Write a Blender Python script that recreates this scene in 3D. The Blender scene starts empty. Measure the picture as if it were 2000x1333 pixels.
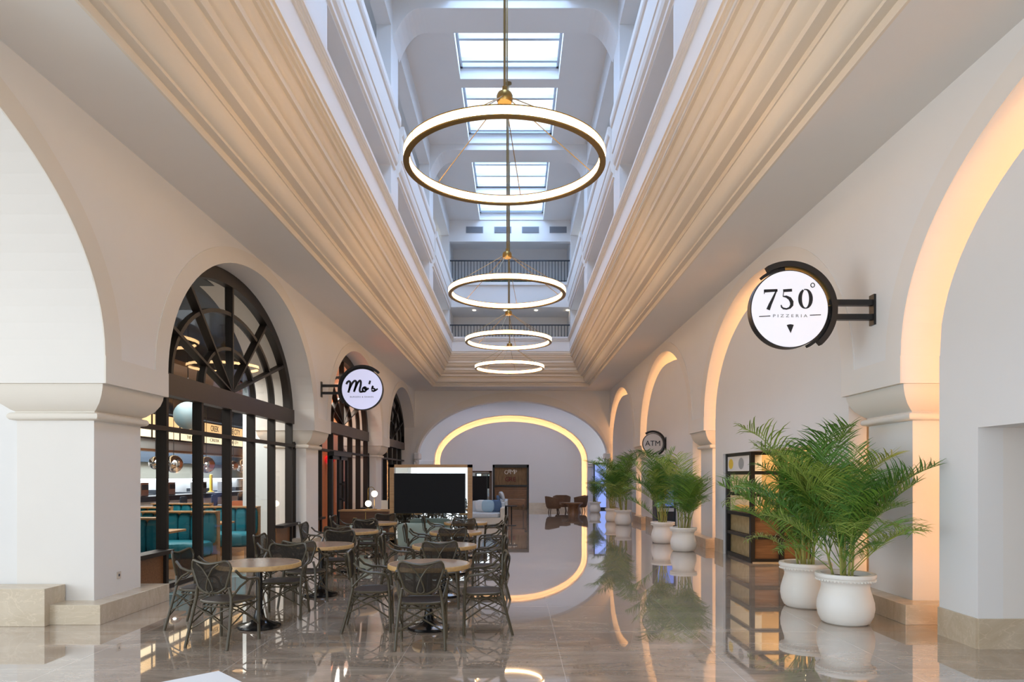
import bpy, math, random
from mathutils import Vector, Matrix
random.seed(7)
sc = bpy.context.scene
COL = sc.collection
pi, sin, cos, sqrt = math.pi, math.sin, math.cos, math.sqrt

# ------------------------------------------------------------------ camera, world, exposure
cam_d = bpy.data.cameras.new('camera'); cam = bpy.data.objects.new('camera', cam_d); COL.objects.link(cam)
cam.location = (0, 0, 1.72); cam.rotation_euler = (pi/2, 0, 0)
cam_d.sensor_width = 36; cam_d.lens = 1370/2000*36
cam_d.shift_x = -0.003; cam_d.shift_y = 0.13175
cam_d.clip_start = .05; cam_d.clip_end = 200
sc.camera = cam
w = bpy.data.worlds.new('sky'); sc.world = w; w.use_nodes = True
w.node_tree.nodes['Background'].inputs[0].default_value = (.86, .93, 1, 1)
w.node_tree.nodes['Background'].inputs[1].default_value = 1.25
sc.view_settings.view_transform = 'Standard'; sc.view_settings.look = 'None'
sc.view_settings.gamma = 1; sc.view_settings.use_curve_mapping = False
sc.view_settings.exposure = 0.78

def area(name, loc, rot, sx, sy, power, col):
    d = bpy.data.lights.new(name, 'AREA'); d.shape = 'RECTANGLE'; d.size = sx; d.size_y = sy
    d.energy = power; d.color = col
    o = bpy.data.objects.new(name, d); o.location = loc; o.rotation_euler = rot; COL.objects.link(o)
    return o
SKYC = (.38, .58, 1)
SKYLIGHTS = [(3.0, 9.36), (10.3, 16.7), (17.6, 20.1), (20.56, 23.97), (25.17, 28.4), (28.75, 31.15)]
for (a, b) in SKYLIGHTS:
    area('skylight_daylight', (-.16, (a+b)/2, 13.66), (0, 0, 0), 2.72, b-a-.05, 42*(b-a), SKYC)
area('added_daylight_fill', (0, -5.5, 3.0), (pi/2, 0, 0), 11, 5.4, 110, (.72, .87, 1))  # unseen fill added behind the camera to whiten the walls facing it
area('added_daylight_fill', (-10.5, 2.0, 3.0), (pi/2, 0, -pi/2-.35), 8, 5, 230, (.78, .91, 1))  # unseen fill added in the left aisle to brighten the right wall
# unseen lamps of the restaurant, kitchen, entry and pizza counter; far lounge windows and fill
area('restaurant_ceiling_light', (-7.3, 14.5, 4.0), (0, 0, 0), 2.0, 6, 230, (1, .95, .88))
area('kitchen_ceiling_light', (-11.2, 24, 3.4), (0, 0, 0), 1.6, 10, 420, (.95, .98, 1))
area('entry_ceiling_light', (-5.8, 23.0, 4.9), (0, 0, 0), .5, 5, 100, (1, .88, .75))
area('lounge_window_daylight', (-6.1, 35.1, 3.3), (0, -pi/2, 0), 3.2, 1.8, 6, (.50, .62, 1))
area('lounge_window_daylight', (6.1, 35.1, 3.3), (0, pi/2, 0), 3.2, 1.8, 6, (.50, .62, 1))
area('lounge_fill_light', (-.2, 34.5, 5.58), (0, 0, 0), 6.5, .8, 26, (.62, .68, 1))  # added fill with no lamp behind it; brightens the far end panel
area('pizza_counter_light', (6.3, 13.6, 2.6), (0, 0, 0), 2.4, 3.4, 110, (1, .72, .42))

# ------------------------------------------------------------------ materials
def pmat(name, col, rough=.6, metal=0, emis=None, es=0, alpha=1, trans=0, ior=1.45, spec=.5, coat=0, noise=0, nscale=8, bump=0):
    m = bpy.data.materials.new(name); m.use_nodes = True
    nt = m.node_tree; b = nt.nodes['Principled BSDF']
    b.inputs['Base Color'].default_value = (*col, 1); b.inputs['Roughness'].default_value = rough
    b.inputs['Metallic'].default_value = metal; b.inputs['IOR'].default_value = ior
    b.inputs['Alpha'].default_value = alpha; b.inputs['Transmission Weight'].default_value = trans
    b.inputs['Specular IOR Level'].default_value = spec; b.inputs['Coat Weight'].default_value = coat
    if emis: b.inputs['Emission Color'].default_value = (*emis, 1); b.inputs['Emission Strength'].default_value = es
    if noise or bump:
        tc = nt.nodes.new('ShaderNodeTexCoord'); n = nt.nodes.new('ShaderNodeTexNoise')
        n.inputs['Scale'].default_value = nscale; n.inputs['Detail'].default_value = 5
        nt.links.new(tc.outputs['Object'], n.inputs['Vector'])
        if noise:
            mx = nt.nodes.new('ShaderNodeMix'); mx.data_type = 'RGBA'
            mx.inputs['A'].default_value = (*[c*(1-noise) for c in col], 1)
            mx.inputs['B'].default_value = (*[min(1, c*(1+noise)) for c in col], 1)
            nt.links.new(n.outputs['Fac'], mx.inputs['Factor']); nt.links.new(mx.outputs['Result'], b.inputs['Base Color'])
        if bump:
            bp = nt.nodes.new('ShaderNodeBump'); bp.inputs['Strength'].default_value = bump; bp.inputs['Distance'].default_value = .01
            nt.links.new(n.outputs['Fac'], bp.inputs['Height']); nt.links.new(bp.outputs['Normal'], b.inputs['Normal'])
    return m

def marble(name, c1, c2, rough, grid=False, spec=.5, ior=1.5, scale=.9, coat=0):
    m = bpy.data.materials.new(name); m.use_nodes = True; nt = m.node_tree; N = nt.nodes; L = nt.links
    b = N['Principled BSDF']; b.inputs['Roughness'].default_value = rough; b.inputs['IOR'].default_value = ior
    b.inputs['Specular IOR Level'].default_value = spec; b.inputs['Coat Weight'].default_value = coat; b.inputs['Coat Roughness'].default_value = .01
    tc = N.new('ShaderNodeTexCoord'); mp = N.new('ShaderNodeMapping'); L.new(tc.outputs['Object'], mp.inputs['Vector'])
    mp.inputs['Rotation'].default_value = (0, 0, .35); mp.inputs['Scale'].default_value = (.8, 2.6, 1.4)
    n1 = N.new('ShaderNodeTexNoise'); n1.inputs['Scale'].default_value = scale; n1.inputs['Detail'].default_value = 9; n1.inputs['Roughness'].default_value = .68; n1.inputs['Distortion'].default_value = 1.4
    L.new(mp.outputs['Vector'], n1.inputs['Vector'])
    cr = N.new('ShaderNodeValToRGB'); cr.color_ramp.elements[0].position = .32; cr.color_ramp.elements[1].position = .7
    cr.color_ramp.elements[0].color = (*c1, 1); cr.color_ramp.elements[1].color = (*c2, 1)
    L.new(n1.outputs['Fac'], cr.inputs['Fac'])
    out = cr.outputs['Color']
    n2 = N.new('ShaderNodeTexNoise'); n2.inputs['Scale'].default_value = 2.4; n2.inputs['Detail'].default_value = 6; n2.inputs['Distortion'].default_value = 2.5
    L.new(mp.outputs['Vector'], n2.inputs['Vector'])
    c3 = N.new('ShaderNodeValToRGB'); e = c3.color_ramp.elements; e[0].position = .485; e[0].color = (0, 0, 0, 1); e[1].position = .5; e[1].color = (1, 1, 1, 1)
    e2 = c3.color_ramp.elements.new(.52); e2.color = (0, 0, 0, 1); L.new(n2.outputs['Fac'], c3.inputs['Fac'])
    mv = N.new('ShaderNodeMix'); mv.data_type = 'RGBA'; ml = N.new('ShaderNodeMath'); ml.operation = 'MULTIPLY'; ml.inputs[1].default_value = .22
    L.new(c3.outputs['Color'], ml.inputs[0]); L.new(ml.outputs[0], mv.inputs['Factor']); L.new(out, mv.inputs['A']); mv.inputs['B'].default_value = (*[min(1, c*1.5) for c in c2], 1)
    out = mv.outputs['Result']
    if grid:
        sp = N.new('ShaderNodeSeparateXYZ'); L.new(tc.outputs['Object'], sp.inputs[0])
        fs = []
        for ax, off in (('X', .43), ('Y', 7.73)):
            a = N.new('ShaderNodeMath'); a.operation = 'SUBTRACT'; L.new(sp.outputs[ax], a.inputs[0]); a.inputs[1].default_value = off
            d = N.new('ShaderNodeMath'); d.operation = 'DIVIDE'; L.new(a.outputs[0], d.inputs[0]); d.inputs[1].default_value = 1.5
            r = N.new('ShaderNodeMath'); r.operation = 'ROUND'; L.new(d.outputs[0], r.inputs[0])
            s = N.new('ShaderNodeMath'); s.operation = 'SUBTRACT'; L.new(d.outputs[0], s.inputs[0]); L.new(r.outputs[0], s.inputs[1])
            ab = N.new('ShaderNodeMath'); ab.operation = 'ABSOLUTE'; L.new(s.outputs[0], ab.inputs[0])
            lt = N.new('ShaderNodeMath'); lt.operation = 'LESS_THAN'; L.new(ab.outputs[0], lt.inputs[0]); lt.inputs[1].default_value = .0022
            fs.append((lt, r))
        mxx = N.new('ShaderNodeMath'); mxx.operation = 'MAXIMUM'; L.new(fs[0][0].outputs[0], mxx.inputs[0]); L.new(fs[1][0].outputs[0], mxx.inputs[1])
        # tone of each slab
        cb = N.new('ShaderNodeCombineXYZ'); L.new(fs[0][1].outputs[0], cb.inputs[0]); L.new(fs[1][1].outputs[0], cb.inputs[1])
        wn = N.new('ShaderNodeTexWhiteNoise'); wn.noise_dimensions = '3D'; L.new(cb.outputs[0], wn.inputs['Vector'])
        hv = N.new('ShaderNodeHueSaturation'); mr = N.new('ShaderNodeMapRange'); mr.inputs['To Min'].default_value = .9; mr.inputs['To Max'].default_value = 1.1
        L.new(wn.outputs['Value'], mr.inputs['Value']); L.new(mr.outputs['Result'], hv.inputs['Value']); L.new(out, hv.inputs['Color'])
        m2 = N.new('ShaderNodeMix'); m2.data_type = 'RGBA'; L.new(mxx.outputs[0], m2.inputs['Factor']); L.new(hv.outputs['Color'], m2.inputs['A']); m2.inputs['B'].default_value = (.62, .55, .46, 1)
        out = m2.outputs['Result']
    L.new(out, b.inputs['Base Color'])
    return m

def wood(name, c1, c2, rough=.4, scale=(1, 12, 12), coat=0):
    m = bpy.data.materials.new(name); m.use_nodes = True; nt = m.node_tree; N = nt.nodes; L = nt.links
    b = N['Principled BSDF']; b.inputs['Roughness'].default_value = rough; b.inputs['Coat Weight'].default_value = coat
    tc = N.new('ShaderNodeTexCoord'); mp = N.new('ShaderNodeMapping'); mp.inputs['Scale'].default_value = scale; L.new(tc.outputs['Object'], mp.inputs[0])
    n = N.new('ShaderNodeTexNoise'); n.inputs['Scale'].default_value = 3; n.inputs['Detail'].default_value = 7; L.new(mp.outputs[0], n.inputs['Vector'])
    cr = N.new('ShaderNodeValToRGB'); cr.color_ramp.elements[0].position = .3; cr.color_ramp.elements[1].position = .7
    cr.color_ramp.elements[0].color = (*c1, 1); cr.color_ramp.elements[1].color = (*c2, 1); L.new(n.outputs['Fac'], cr.inputs[0]); L.new(cr.outputs[0], b.inputs['Base Color'])
    return m

def glass_mat(name, tint=(1, 1, 1), refl=.12):
    m = bpy.data.materials.new(name); m.use_nodes = True; nt = m.node_tree; N = nt.nodes; L = nt.links
    N.remove(N['Principled BSDF'])
    t = N.new('ShaderNodeBsdfTransparent'); t.inputs[0].default_value = (*tint, 1)
    g = N.new('ShaderNodeBsdfGlossy'); g.inputs['Roughness'].default_value = .02
    fr = N.new('ShaderNodeFresnel'); ge = N.new('ShaderNodeNewGeometry'); mr = N.new('ShaderNodeMapRange')
    mr.inputs['To Min'].default_value = 1.28; mr.inputs['To Max'].default_value = 1/1.28     # same reflectance from both sides of a pane
    L.new(ge.outputs['Backfacing'], mr.inputs['Value']); L.new(mr.outputs['Result'], fr.inputs[0])
    mx = N.new('ShaderNodeMixShader'); L.new(fr.outputs[0], mx.inputs[0]); L.new(t.outputs[0], mx.inputs[1]); L.new(g.outputs[0], mx.inputs[2])
    L.new(mx.outputs[0], N['Material Output'].inputs[0])
    return m

def weave_mat(name, col, hole=.3, scale=170):
    m = pmat(name, col, .7, spec=.15, noise=.25, nscale=30); nt = m.node_tree; N = nt.nodes; L = nt.links
    b = N['Principled BSDF']
    tc = N.new('ShaderNodeTexCoord'); sp = N.new('ShaderNodeSeparateXYZ'); L.new(tc.outputs['Object'], sp.inputs[0])
    ss = []
    for ax in ('X', 'Z'):
        a = N.new('ShaderNodeMath'); a.operation = 'MULTIPLY'; L.new(sp.outputs[ax], a.inputs[0]); a.inputs[1].default_value = scale
        s = N.new('ShaderNodeMath'); s.operation = 'FRACT'; L.new(a.outputs[0], s.inputs[0])
        g = N.new('ShaderNodeMath'); g.operation = 'GREATER_THAN'; L.new(s.outputs[0], g.inputs[0]); g.inputs[1].default_value = 1-sqrt(hole)
        ss.append(g)
    p = N.new('ShaderNodeMath'); p.operation = 'MULTIPLY'; L.new(ss[0].outputs[0], p.inputs[0]); L.new(ss[1].outputs[0], p.inputs[1])
    inv = N.new('ShaderNodeMath'); inv.operation = 'SUBTRACT'; inv.inputs[0].default_value = 1; L.new(p.outputs[0], inv.inputs[1])
    L.new(inv.outputs[0], b.inputs['Alpha'])
    return m

M = {}
M['plaster'] = pmat('white_plaster', (.80, .765, .72), .85, noise=.02, nscale=1.2, bump=.05)
M['cream'] = pmat('cream_moulding_plaster', (.80, .71, .59), .85, noise=.02, nscale=1.2, bump=.05)
M['trimcream'] = pmat('cream_trim_plaster', (.77, .715, .635), .85, noise=.02, nscale=1.2)
M['plaster_daylit'] = pmat('daylit_tone_plaster', (.80, .79, .775), .85, noise=.02, nscale=1.2)  # same plaster as the warm one, daylight's cooler tone put into the colour
M['floor'] = marble('polished_beige_marble', (.285, .205, .145), (.56, .455, .35), .035, grid=True, spec=.9, ior=1.7, coat=.8)
M['stone'] = marble('cream_marble_base', (.52, .42, .29), (.66, .56, .43), .22, scale=1.3)
M['bronze'] = pmat('dark_bronze_frame', (.016, .011, .008), .5, spec=.5, noise=.2, nscale=3)
M['bronze_band'] = pmat('bronze_transom', (.042, .026, .019), .42, noise=.2, nscale=3)
M['black'] = pmat('black_metal', (.012, .011, .011), .4)
M['cast'] = pmat('glossy_black_cast_iron', (.008, .008, .009), .15)
M['brass'] = pmat('brushed_brass', (.42, .27, .09), .32, metal=1, noise=.1)
M['rod'] = pmat('bronze_rod', (.28, .2, .09), .4, metal=.8)
M['lum'] = pmat('lit_opal_diffuser', (1, .93, .8), .5, emis=(1, .61, .28), es=10)
M['led'] = pmat('warm_led_strip', (1, .8, .5), .5, emis=(1, .50, .20), es=9)
M['led_soft'] = pmat('lit_opal_glass', (1, .95, .85), .5, emis=(1, .85, .6), es=6)
M['signface'] = pmat('backlit_white_acrylic', (.62, .62, .66), .4, emis=(.93, .92, 1), es=.30)
M['signface_blue'] = pmat('backlit_cool_acrylic', (.5, .5, .62), .4, emis=(.70, .72, 1), es=.34)
M['signface_off'] = pmat('grey_white_acrylic', (.62, .57, .53), .4)
M['ink'] = pmat('black_lettering', (.01, .01, .014), .5)
M['inkgrey'] = pmat('grey_lettering', (.12, .12, .13), .5)
M['rattan'] = pmat('dark_rattan_pole', (.066, .051, .028), .34, spec=.5, noise=.35, nscale=25)
M['weave'] = weave_mat('dark_rattan_weave', (.028, .022, .017), .14)
M['seatweave'] = pmat('rattan_seat_weave', (.042, .030, .023), .6, spec=.2, noise=.25, nscale=60, bump=.3)
M['tabletop'] = pmat('taupe_laminate', (.37, .245, .165), .2, noise=.12, nscale=9)
M['tableedge'] = wood('light_oak_edge', (.48, .28, .10), (.60, .37, .155), .4)
M['pot'] = pmat('white_glazed_pot', (.88, .85, .79), .42, noise=.03, nscale=4)
M['soil'] = pmat('dark_soil', (.03, .02, .012), .95, bump=.6, nscale=40)
M['cane'] = pmat('palm_cane', (.34, .34, .09), .5, noise=.4, nscale=14)
M['leaf'] = pmat('palm_leaf', (.15, .29, .035), .42, noise=.35, nscale=5)
M['leaf2'] = pmat('palm_leaf_dark', (.08, .20, .03), .42, noise=.4, nscale=5)
M['leaf3'] = pmat('palm_leaf_pale', (.27, .36, .06), .42, noise=.3, nscale=5)
M['glass'] = glass_mat('clear_glass', (.93, .95, .95))
M['teal'] = pmat('teal_velvet', (.0, .15, .20), .6, noise=.25, nscale=4)
M['oak'] = wood('warm_oak', (.34, .175, .065), (.46, .26, .11), .45)
M['walnut'] = wood('walnut', (.17, .075, .03), (.27, .13, .055), .4)
M['walnut2'] = wood('deep_walnut', (.085, .03, .009), (.13, .05, .016), .4)
M['darkwood'] = wood('dark_walnut', (.045, .02, .01), (.09, .045, .022), .45)
M['white'] = pmat('white_panel', (.8, .8, .8), .5)
M['steel'] = pmat('stainless_steel', (.6, .62, .65), .28, metal=1)
M['chrome'] = pmat('polished_chrome', (.85, .85, .86), .04, metal=1)
M['olive'] = pmat('olive_grey_panel', (.26, .27, .24), .6)
M['menuled'] = pmat('lit_hood_lamp', (.9, .95, 1), .5, emis=(.85, .93, 1), es=2.2)
M['menubox'] = pmat('lit_menu_lightbox', (1, .8, .5), .5, emis=(1, .62, .27), es=.62)
M['menuwhite'] = pmat('lit_cream_lightbox', (1, .9, .7), .5, emis=(1, .80, .5), es=.8)
M['blueglobe'] = pmat('pale_blue_globe', (.12, .19, .22), .5, emis=(.35, .5, .55), es=.04)
M['greydark'] = pmat('slate_wall', (.13, .16, .17), .8)
M['greyceil'] = pmat('grey_ceiling', (.08, .09, .1), .8)
M['greywall'] = pmat('pale_grey_wall', (.55, .6, .62), .8)
M['navy'] = pmat('navy_duct', (.03, .05, .08), .6)
M['orangewall'] = pmat('orange_panel', (.75, .24, .09), .6, noise=.15, nscale=2)
M['brownwall'] = wood('brown_timber_wall', (.12, .045, .02), (.19, .08, .035), .6)
M['red'] = pmat('red_lacquer', (.75, .01, .02), .3, emis=(1, .02, .03), es=.25)
M['screen'] = pmat('switched_off_screen', (.014, .014, .015), .55, spec=.12)
M['mirror'] = pmat('mirror_glass', (.82, .86, .84), .015, metal=1)
M['sage'] = pmat('sage_upholstery', (.36, .43, .36), .7, noise=.08, nscale=20)
M['sofa'] = pmat('pale_blue_grey_fabric', (.50, .55, .58), .8, noise=.08, nscale=18)
M['sofaframe'] = pmat('cream_sofa_side', (.62, .57, .48), .6)
M['cushion'] = pmat('light_blue_cushion', (.28, .42, .52), .8, noise=.1, nscale=15)
M['cushion2'] = pmat('navy_cushion', (.06, .11, .2), .8, noise=.1, nscale=15)
M['wicker'] = pmat('brown_wicker', (.16, .085, .045), .7, noise=.4, nscale=30, bump=.5)
M['vent'] = pmat('grey_vent', (.28, .3, .33), .6)
M['skybar'] = pmat('skylight_bar', (.5, .56, .62), .6)
M['yellow'] = pmat('yellow_disc', (.85, .6, .08), .5)
M['bread'] = pmat('baked_bread', (.75, .42, .14), .6, emis=(1, .5, .15), es=.15, noise=.4, nscale=9)  # slight warm glow put into the loaf colour; no lamp in them
M['amber'] = pmat('amber_back_panel', (.62, .42, .2), .7, noise=.15, nscale=3)
M['greyart'] = pmat('grey_print', (.35, .37, .38), .5)
M['cream_letter'] = pmat('cream_lettering', (.75, .68, .55), .5)
M['red_letter'] = pmat('dark_red_lettering', (.16, .012, .012), .5)
M['socket'] = pmat('beige_socket_plate', (.62, .54, .45), .5)
M['atm'] = pmat('blue_machine_panel', (.05, .10, .32), .35, emis=(.15, .25, .8), es=.4)
M['display'] = pmat('blue_lit_display', (.2, .25, .5), .4, emis=(.3, .42, .95), es=.5, noise=.5, nscale=2)
M['darkmetal'] = pmat('dark_grey_metal', (.03, .035, .045), .4)
M['orangecloth'] = pmat('orange_seat', (.7, .2, .06), .6)

# ------------------------------------------------------------------ mesh builder
class MB:
    def __init__(s): s.v = []; s.f = []
    def add(s, vs, fs):
        o = len(s.v); s.v += [tuple(p) for p in vs]; s.f += [tuple(i+o for i in f) for f in fs]; return s
    def box(s, x0, x1, y0, y1, z0, z1):
        if x0 > x1: x0, x1 = x1, x0
        if y0 > y1: y0, y1 = y1, y0
        if z0 > z1: z0, z1 = z1, z0
        return s.add([(x0,y0,z0),(x1,y0,z0),(x1,y1,z0),(x0,y1,z0),(x0,y0,z1),(x1,y0,z1),(x1,y1,z1),(x0,y1,z1)],
              [(0,3,2,1),(4,5,6,7),(0,1,5,4),(1,2,6,5),(2,3,7,6),(3,0,4,7)])
    def tube(s, pts, r, n=8, closed=False, cap=True):
        P = [Vector(p) for p in pts]; R = r if isinstance(r, (list, tuple)) else [r]*len(P)
        N = len(P); vs = []; up = None
        for i, p in enumerate(P):
            if closed: t = P[(i+1) % N]-P[i-1]
            else: t = P[min(i+1, N-1)]-P[max(i-1, 0)]
            t.normalize()
            if up is None:
                up = Vector((0, 0, 1)) if abs(t.z) < .9 else Vector((1, 0, 0))
            a = t.cross(up)
            if a.length < 1e-4: a = t.cross(Vector((0, 1, .3)))
            a.normalize(); b = a.cross(t); b.normalize(); up = b.copy()
            for k in range(n):
                an = 2*pi*k/n; vs.append(p+(a*cos(an)+b*sin(an))*R[i])
        fs = []
        for i in range(N if closed else N-1):
            for k in range(n):
                j = (i+1) % N
                fs.append((i*n+k, i*n+(k+1) % n, j*n+(k+1) % n, j*n+k))
        if not closed and cap:
            fs.append(tuple(range(n))); fs.append(tuple(reversed(range((N-1)*n, N*n))))
        return s.add(vs, fs)
    def lathe(s, prof, n=32, c=(0, 0, 0), rf=None):
        vs = []; 
        for (r, z) in prof:
            for k in range(n):
                a = 2*pi*k/n; rr = r*(rf(a, z) if rf else 1)
                vs.append((c[0]+rr*cos(a), c[1]+rr*sin(a), c[2]+z))
        fs = []
        for i in range(len(prof)-1):
            for k in range(n):
                fs.append((i*n+k, i*n+(k+1) % n, (i+1)*n+(k+1) % n, (i+1)*n+k))
        return s.add(vs, fs)
    def disc(s, r, y0, y1, c=(0, 0), n=48):      # short cylinder whose axis is Y
        vs = [(c[0]+r*cos(2*pi*k/n), y, c[1]+r*sin(2*pi*k/n)) for y in (y0, y1) for k in range(n)]
        fs = [tuple(range(n)), tuple(reversed(range(n, 2*n)))]+[(k, n+k, n+(k+1) % n, (k+1) % n) for k in range(n)]
        return s.add(vs, fs)
    def ring(s, r0, r1, y0, y1, a0=0, a1=2*pi, n=64, c=(0, 0)):   # arc band, axis Y
        full = abs(a1-a0-2*pi) < 1e-5; m = n if full else n+1
        vs = []
        for k in range(m):
            a = a0+(a1-a0)*k/n
            for (r, y) in ((r0, y0), (r1, y0), (r1, y1), (r0, y1)): vs.append((c[0]+r*cos(a), y, c[1]+r*sin(a)))
        fs = []
        for k in range(n):
            j = (k+1) % m
            for q in range(4): fs.append((k*4+q, k*4+(q+1) % 4, j*4+(q+1) % 4, j*4+q))
        if not full: fs += [(0, 1, 2, 3), (n*4+3, n*4+2, n*4+1, n*4)]
        return s.add(vs, fs)
    def sphere(s, c, r, n=20, m=12, sq=1):
        vs = []; fs = []
        for i in range(m+1):
            t = pi*i/m
            for k in range(n): a = 2*pi*k/n; vs.append((c[0]+r*sin(t)*cos(a), c[1]+r*sin(t)*sin(a), c[2]+r*sq*cos(t)))
        for i in range(m):
            for k in range(n): fs.append((i*n+k, (i+1)*n+k, (i+1)*n+(k+1) % n, i*n+(k+1) % n))
        return s.add(vs, fs)
    def ribbon(s, pts, ws, y0, y1, closed=False):     # stroke lying in the XZ plane, thickness along Y
        P = [Vector((p[0], p[1])) for p in pts]; N = len(P); W = ws if isinstance(ws, (list, tuple)) else [ws]*N
        vs = []
        for i in range(N):
            t = (P[(i+1) % N]-P[i-1]) if closed else (P[min(i+1, N-1)]-P[max(i-1, 0)])
            t.normalize(); nn = Vector((-t.y, t.x))*W[i]/2; a = P[i]+nn; b = P[i]-nn
            vs += [(a.x, y0, a.y), (b.x, y0, b.y), (b.x, y1, b.y), (a.x, y1, a.y)]
        fs = []
        for i in range(N if closed else N-1):
            j = (i+1) % N
            for q in range(4): fs.append((i*4+q, i*4+(q+1) % 4, j*4+(q+1) % 4, j*4+q))
        if not closed: fs += [(0, 1, 2, 3), ((N-1)*4+3, (N-1)*4+2, (N-1)*4+1, (N-1)*4)]
        return s.add(vs, fs)
    def cushion(s, x0, x1, y0, y1, z0, z1, r=.04, e=3.5):   # rounded block
        cx, cy, cz = (x0+x1)/2, (y0+y1)/2, (z0+z1)/2; hx, hy, hz = (x1-x0)/2, (y1-y0)/2, (z1-z0)/2
        m = MB(); m.sphere((0, 0, 0), 1, 24, 14); vs = []
        for (x, y, z) in m.v:
            q = lambda t: (1 if t >= 0 else -1)*abs(t)**(2/ (2*e))
            k = (abs(x)**(2*e)+abs(y)**(2*e)+abs(z)**(2*e))**(1/(2*e)) or 1
            vs.append((cx+hx*x/k, cy+hy*y/k, cz+hz*z/k))
        return s.add(vs, m.f)
    def build(s, name, mat, parent=None, smooth=False, bevel=0, loc=None):
        me = bpy.data.meshes.new(name); me.from_pydata(s.v, [], s.f); me.validate(); me.update()
        if smooth:
            me.polygons.foreach_set('use_smooth', [True]*len(me.polygons)); me.set_sharp_from_angle(angle=math.radians(38))
        me.materials.append(M[mat] if isinstance(mat, str) else mat)
        o = bpy.data.objects.new(name, me); COL.objects.link(o)
        if parent: o.parent = parent
        if loc: o.location = loc
        if bevel:
            b = o.modifiers.new('bevel', 'BEVEL'); b.width = bevel; b.segments = 2; b.limit_method = 'ANGLE'
        return o

def tag(o, label=None, cat=None, group=None, kind=None):
    if label: o['label'] = label
    if cat: o['category'] = cat
    if group: o['group'] = group
    if kind: o['kind'] = kind
    return o
def empty(name, loc=(0, 0, 0), rz=0, label=None, cat=None, group=None, kind=None):
    o = bpy.data.objects.new(name, None); COL.objects.link(o); o.location = loc; o.rotation_euler = (0, 0, rz)
    o.empty_display_size = .1
    return tag(o, label, cat, group, kind)
def copy_tree(o, parent=None):
    c = o.copy(); COL.objects.link(c); c.parent = parent
    for ch in list(o.children): copy_tree(ch, c)
    return c
def text(name, s, size, mat, parent, loc, extrude=.003, spacing=1, width=None, rz=0):
    cu = bpy.data.curves.new(name, 'FONT'); cu.body = s; cu.size = size; cu.align_x = 'CENTER'; cu.align_y = 'CENTER'
    cu.extrude = extrude; cu.space_character = spacing
    tmp = bpy.data.objects.new('tmp', cu); COL.objects.link(tmp)
    bpy.context.view_layer.update()
    me = bpy.data.meshes.new_from_object(tmp.evaluated_get(bpy.context.evaluated_depsgraph_get()))
    bpy.data.objects.remove(tmp); me.name = name
    if width:
        xs = [v.co.x for v in me.vertices]; k = width/(max(xs)-min(xs)); me.transform(Matrix.Diagonal((k, 1, 1, 1)))
    me.transform(Matrix.Rotation(pi/2, 4, 'X')); me.transform(Matrix.Rotation(rz, 4, 'Z'))
    me.materials.clear(); me.materials.append(M[mat])
    o = bpy.data.objects.new(name, me); COL.objects.link(o); o.parent = parent; o.location = loc
    return o

# profile slab: a wall of quads (u0,u1,l0,l1,h0,h1), from w0 to w1; ax 'y' -> u runs along Y, w along X
def slab(mb, segs, w0, w1, ax):
    P = (lambda u, w_, z: (w_, u, z)) if ax == 'y' else (lambda u, w_, z: (u, w_, z))
    for i, (u0, u1, l0, l1, h0, h1) in enumerate(segs):
        for w_ in (w0, w1): mb.add([P(u0, w_, l0), P(u1, w_, l1), P(u1, w_, h1), P(u0, w_, h0)], [(0, 1, 2, 3)])
        mb.add([P(u0, w0, l0), P(u1, w0, l1), P(u1, w1, l1), P(u0, w1, l0)], [(0, 1, 2, 3)])
        mb.add([P(u0, w0, h0), P(u1, w0, h1), P(u1, w1, h1), P(u0, w1, h0)], [(0, 1, 2, 3)])
        def side(u, a, b):
            if abs(a-b) > 1e-5: mb.add([P(u, w0, a), P(u, w1, a), P(u, w1, b), P(u, w0, b)], [(0, 1, 2, 3)])
        if i == 0: side(u0, l0, h0)
        else:
            q = segs[i-1]; side(u0, q[3], l0); side(u0, q[5], h0)
        if i == len(segs)-1: side(u1, l1, h1)
    return mb
def ell(cu, a, zs, b, u, p=2.0):
    t = abs((u-cu)/a); return zs+b*max(0, 1-t**p)**(1/p)
def arch_us(cu, a, n=40): return [cu-a*cos(pi*i/n) for i in range(n+1)]
def arch_pts(cu, a, zs, b, n=40): return [(cu-a*cos(pi*i/n), zs+b*sin(pi*i/n)) for i in range(n+1)]

# ------------------------------------------------------------------ dimensions
XL, XR = -4.78, 4.50
ZC = 5.77
PIER = [0.4+8.5*k for k in range(5)]           # pier centres along Y
BH, SH = .74, .52                             # half length of capital block and shaft
ZB, ZS = 2.80, 3.12                           # underside of block, springing
AR, AB = 4.25-BH, 2.37                        # arch half width and rise
YE = 33.4                                     # end wall
floor = MB().box(-16, 12, -6, 44, -.2, 0).build('floor', 'floor'); tag(floor, kind='structure')

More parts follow.
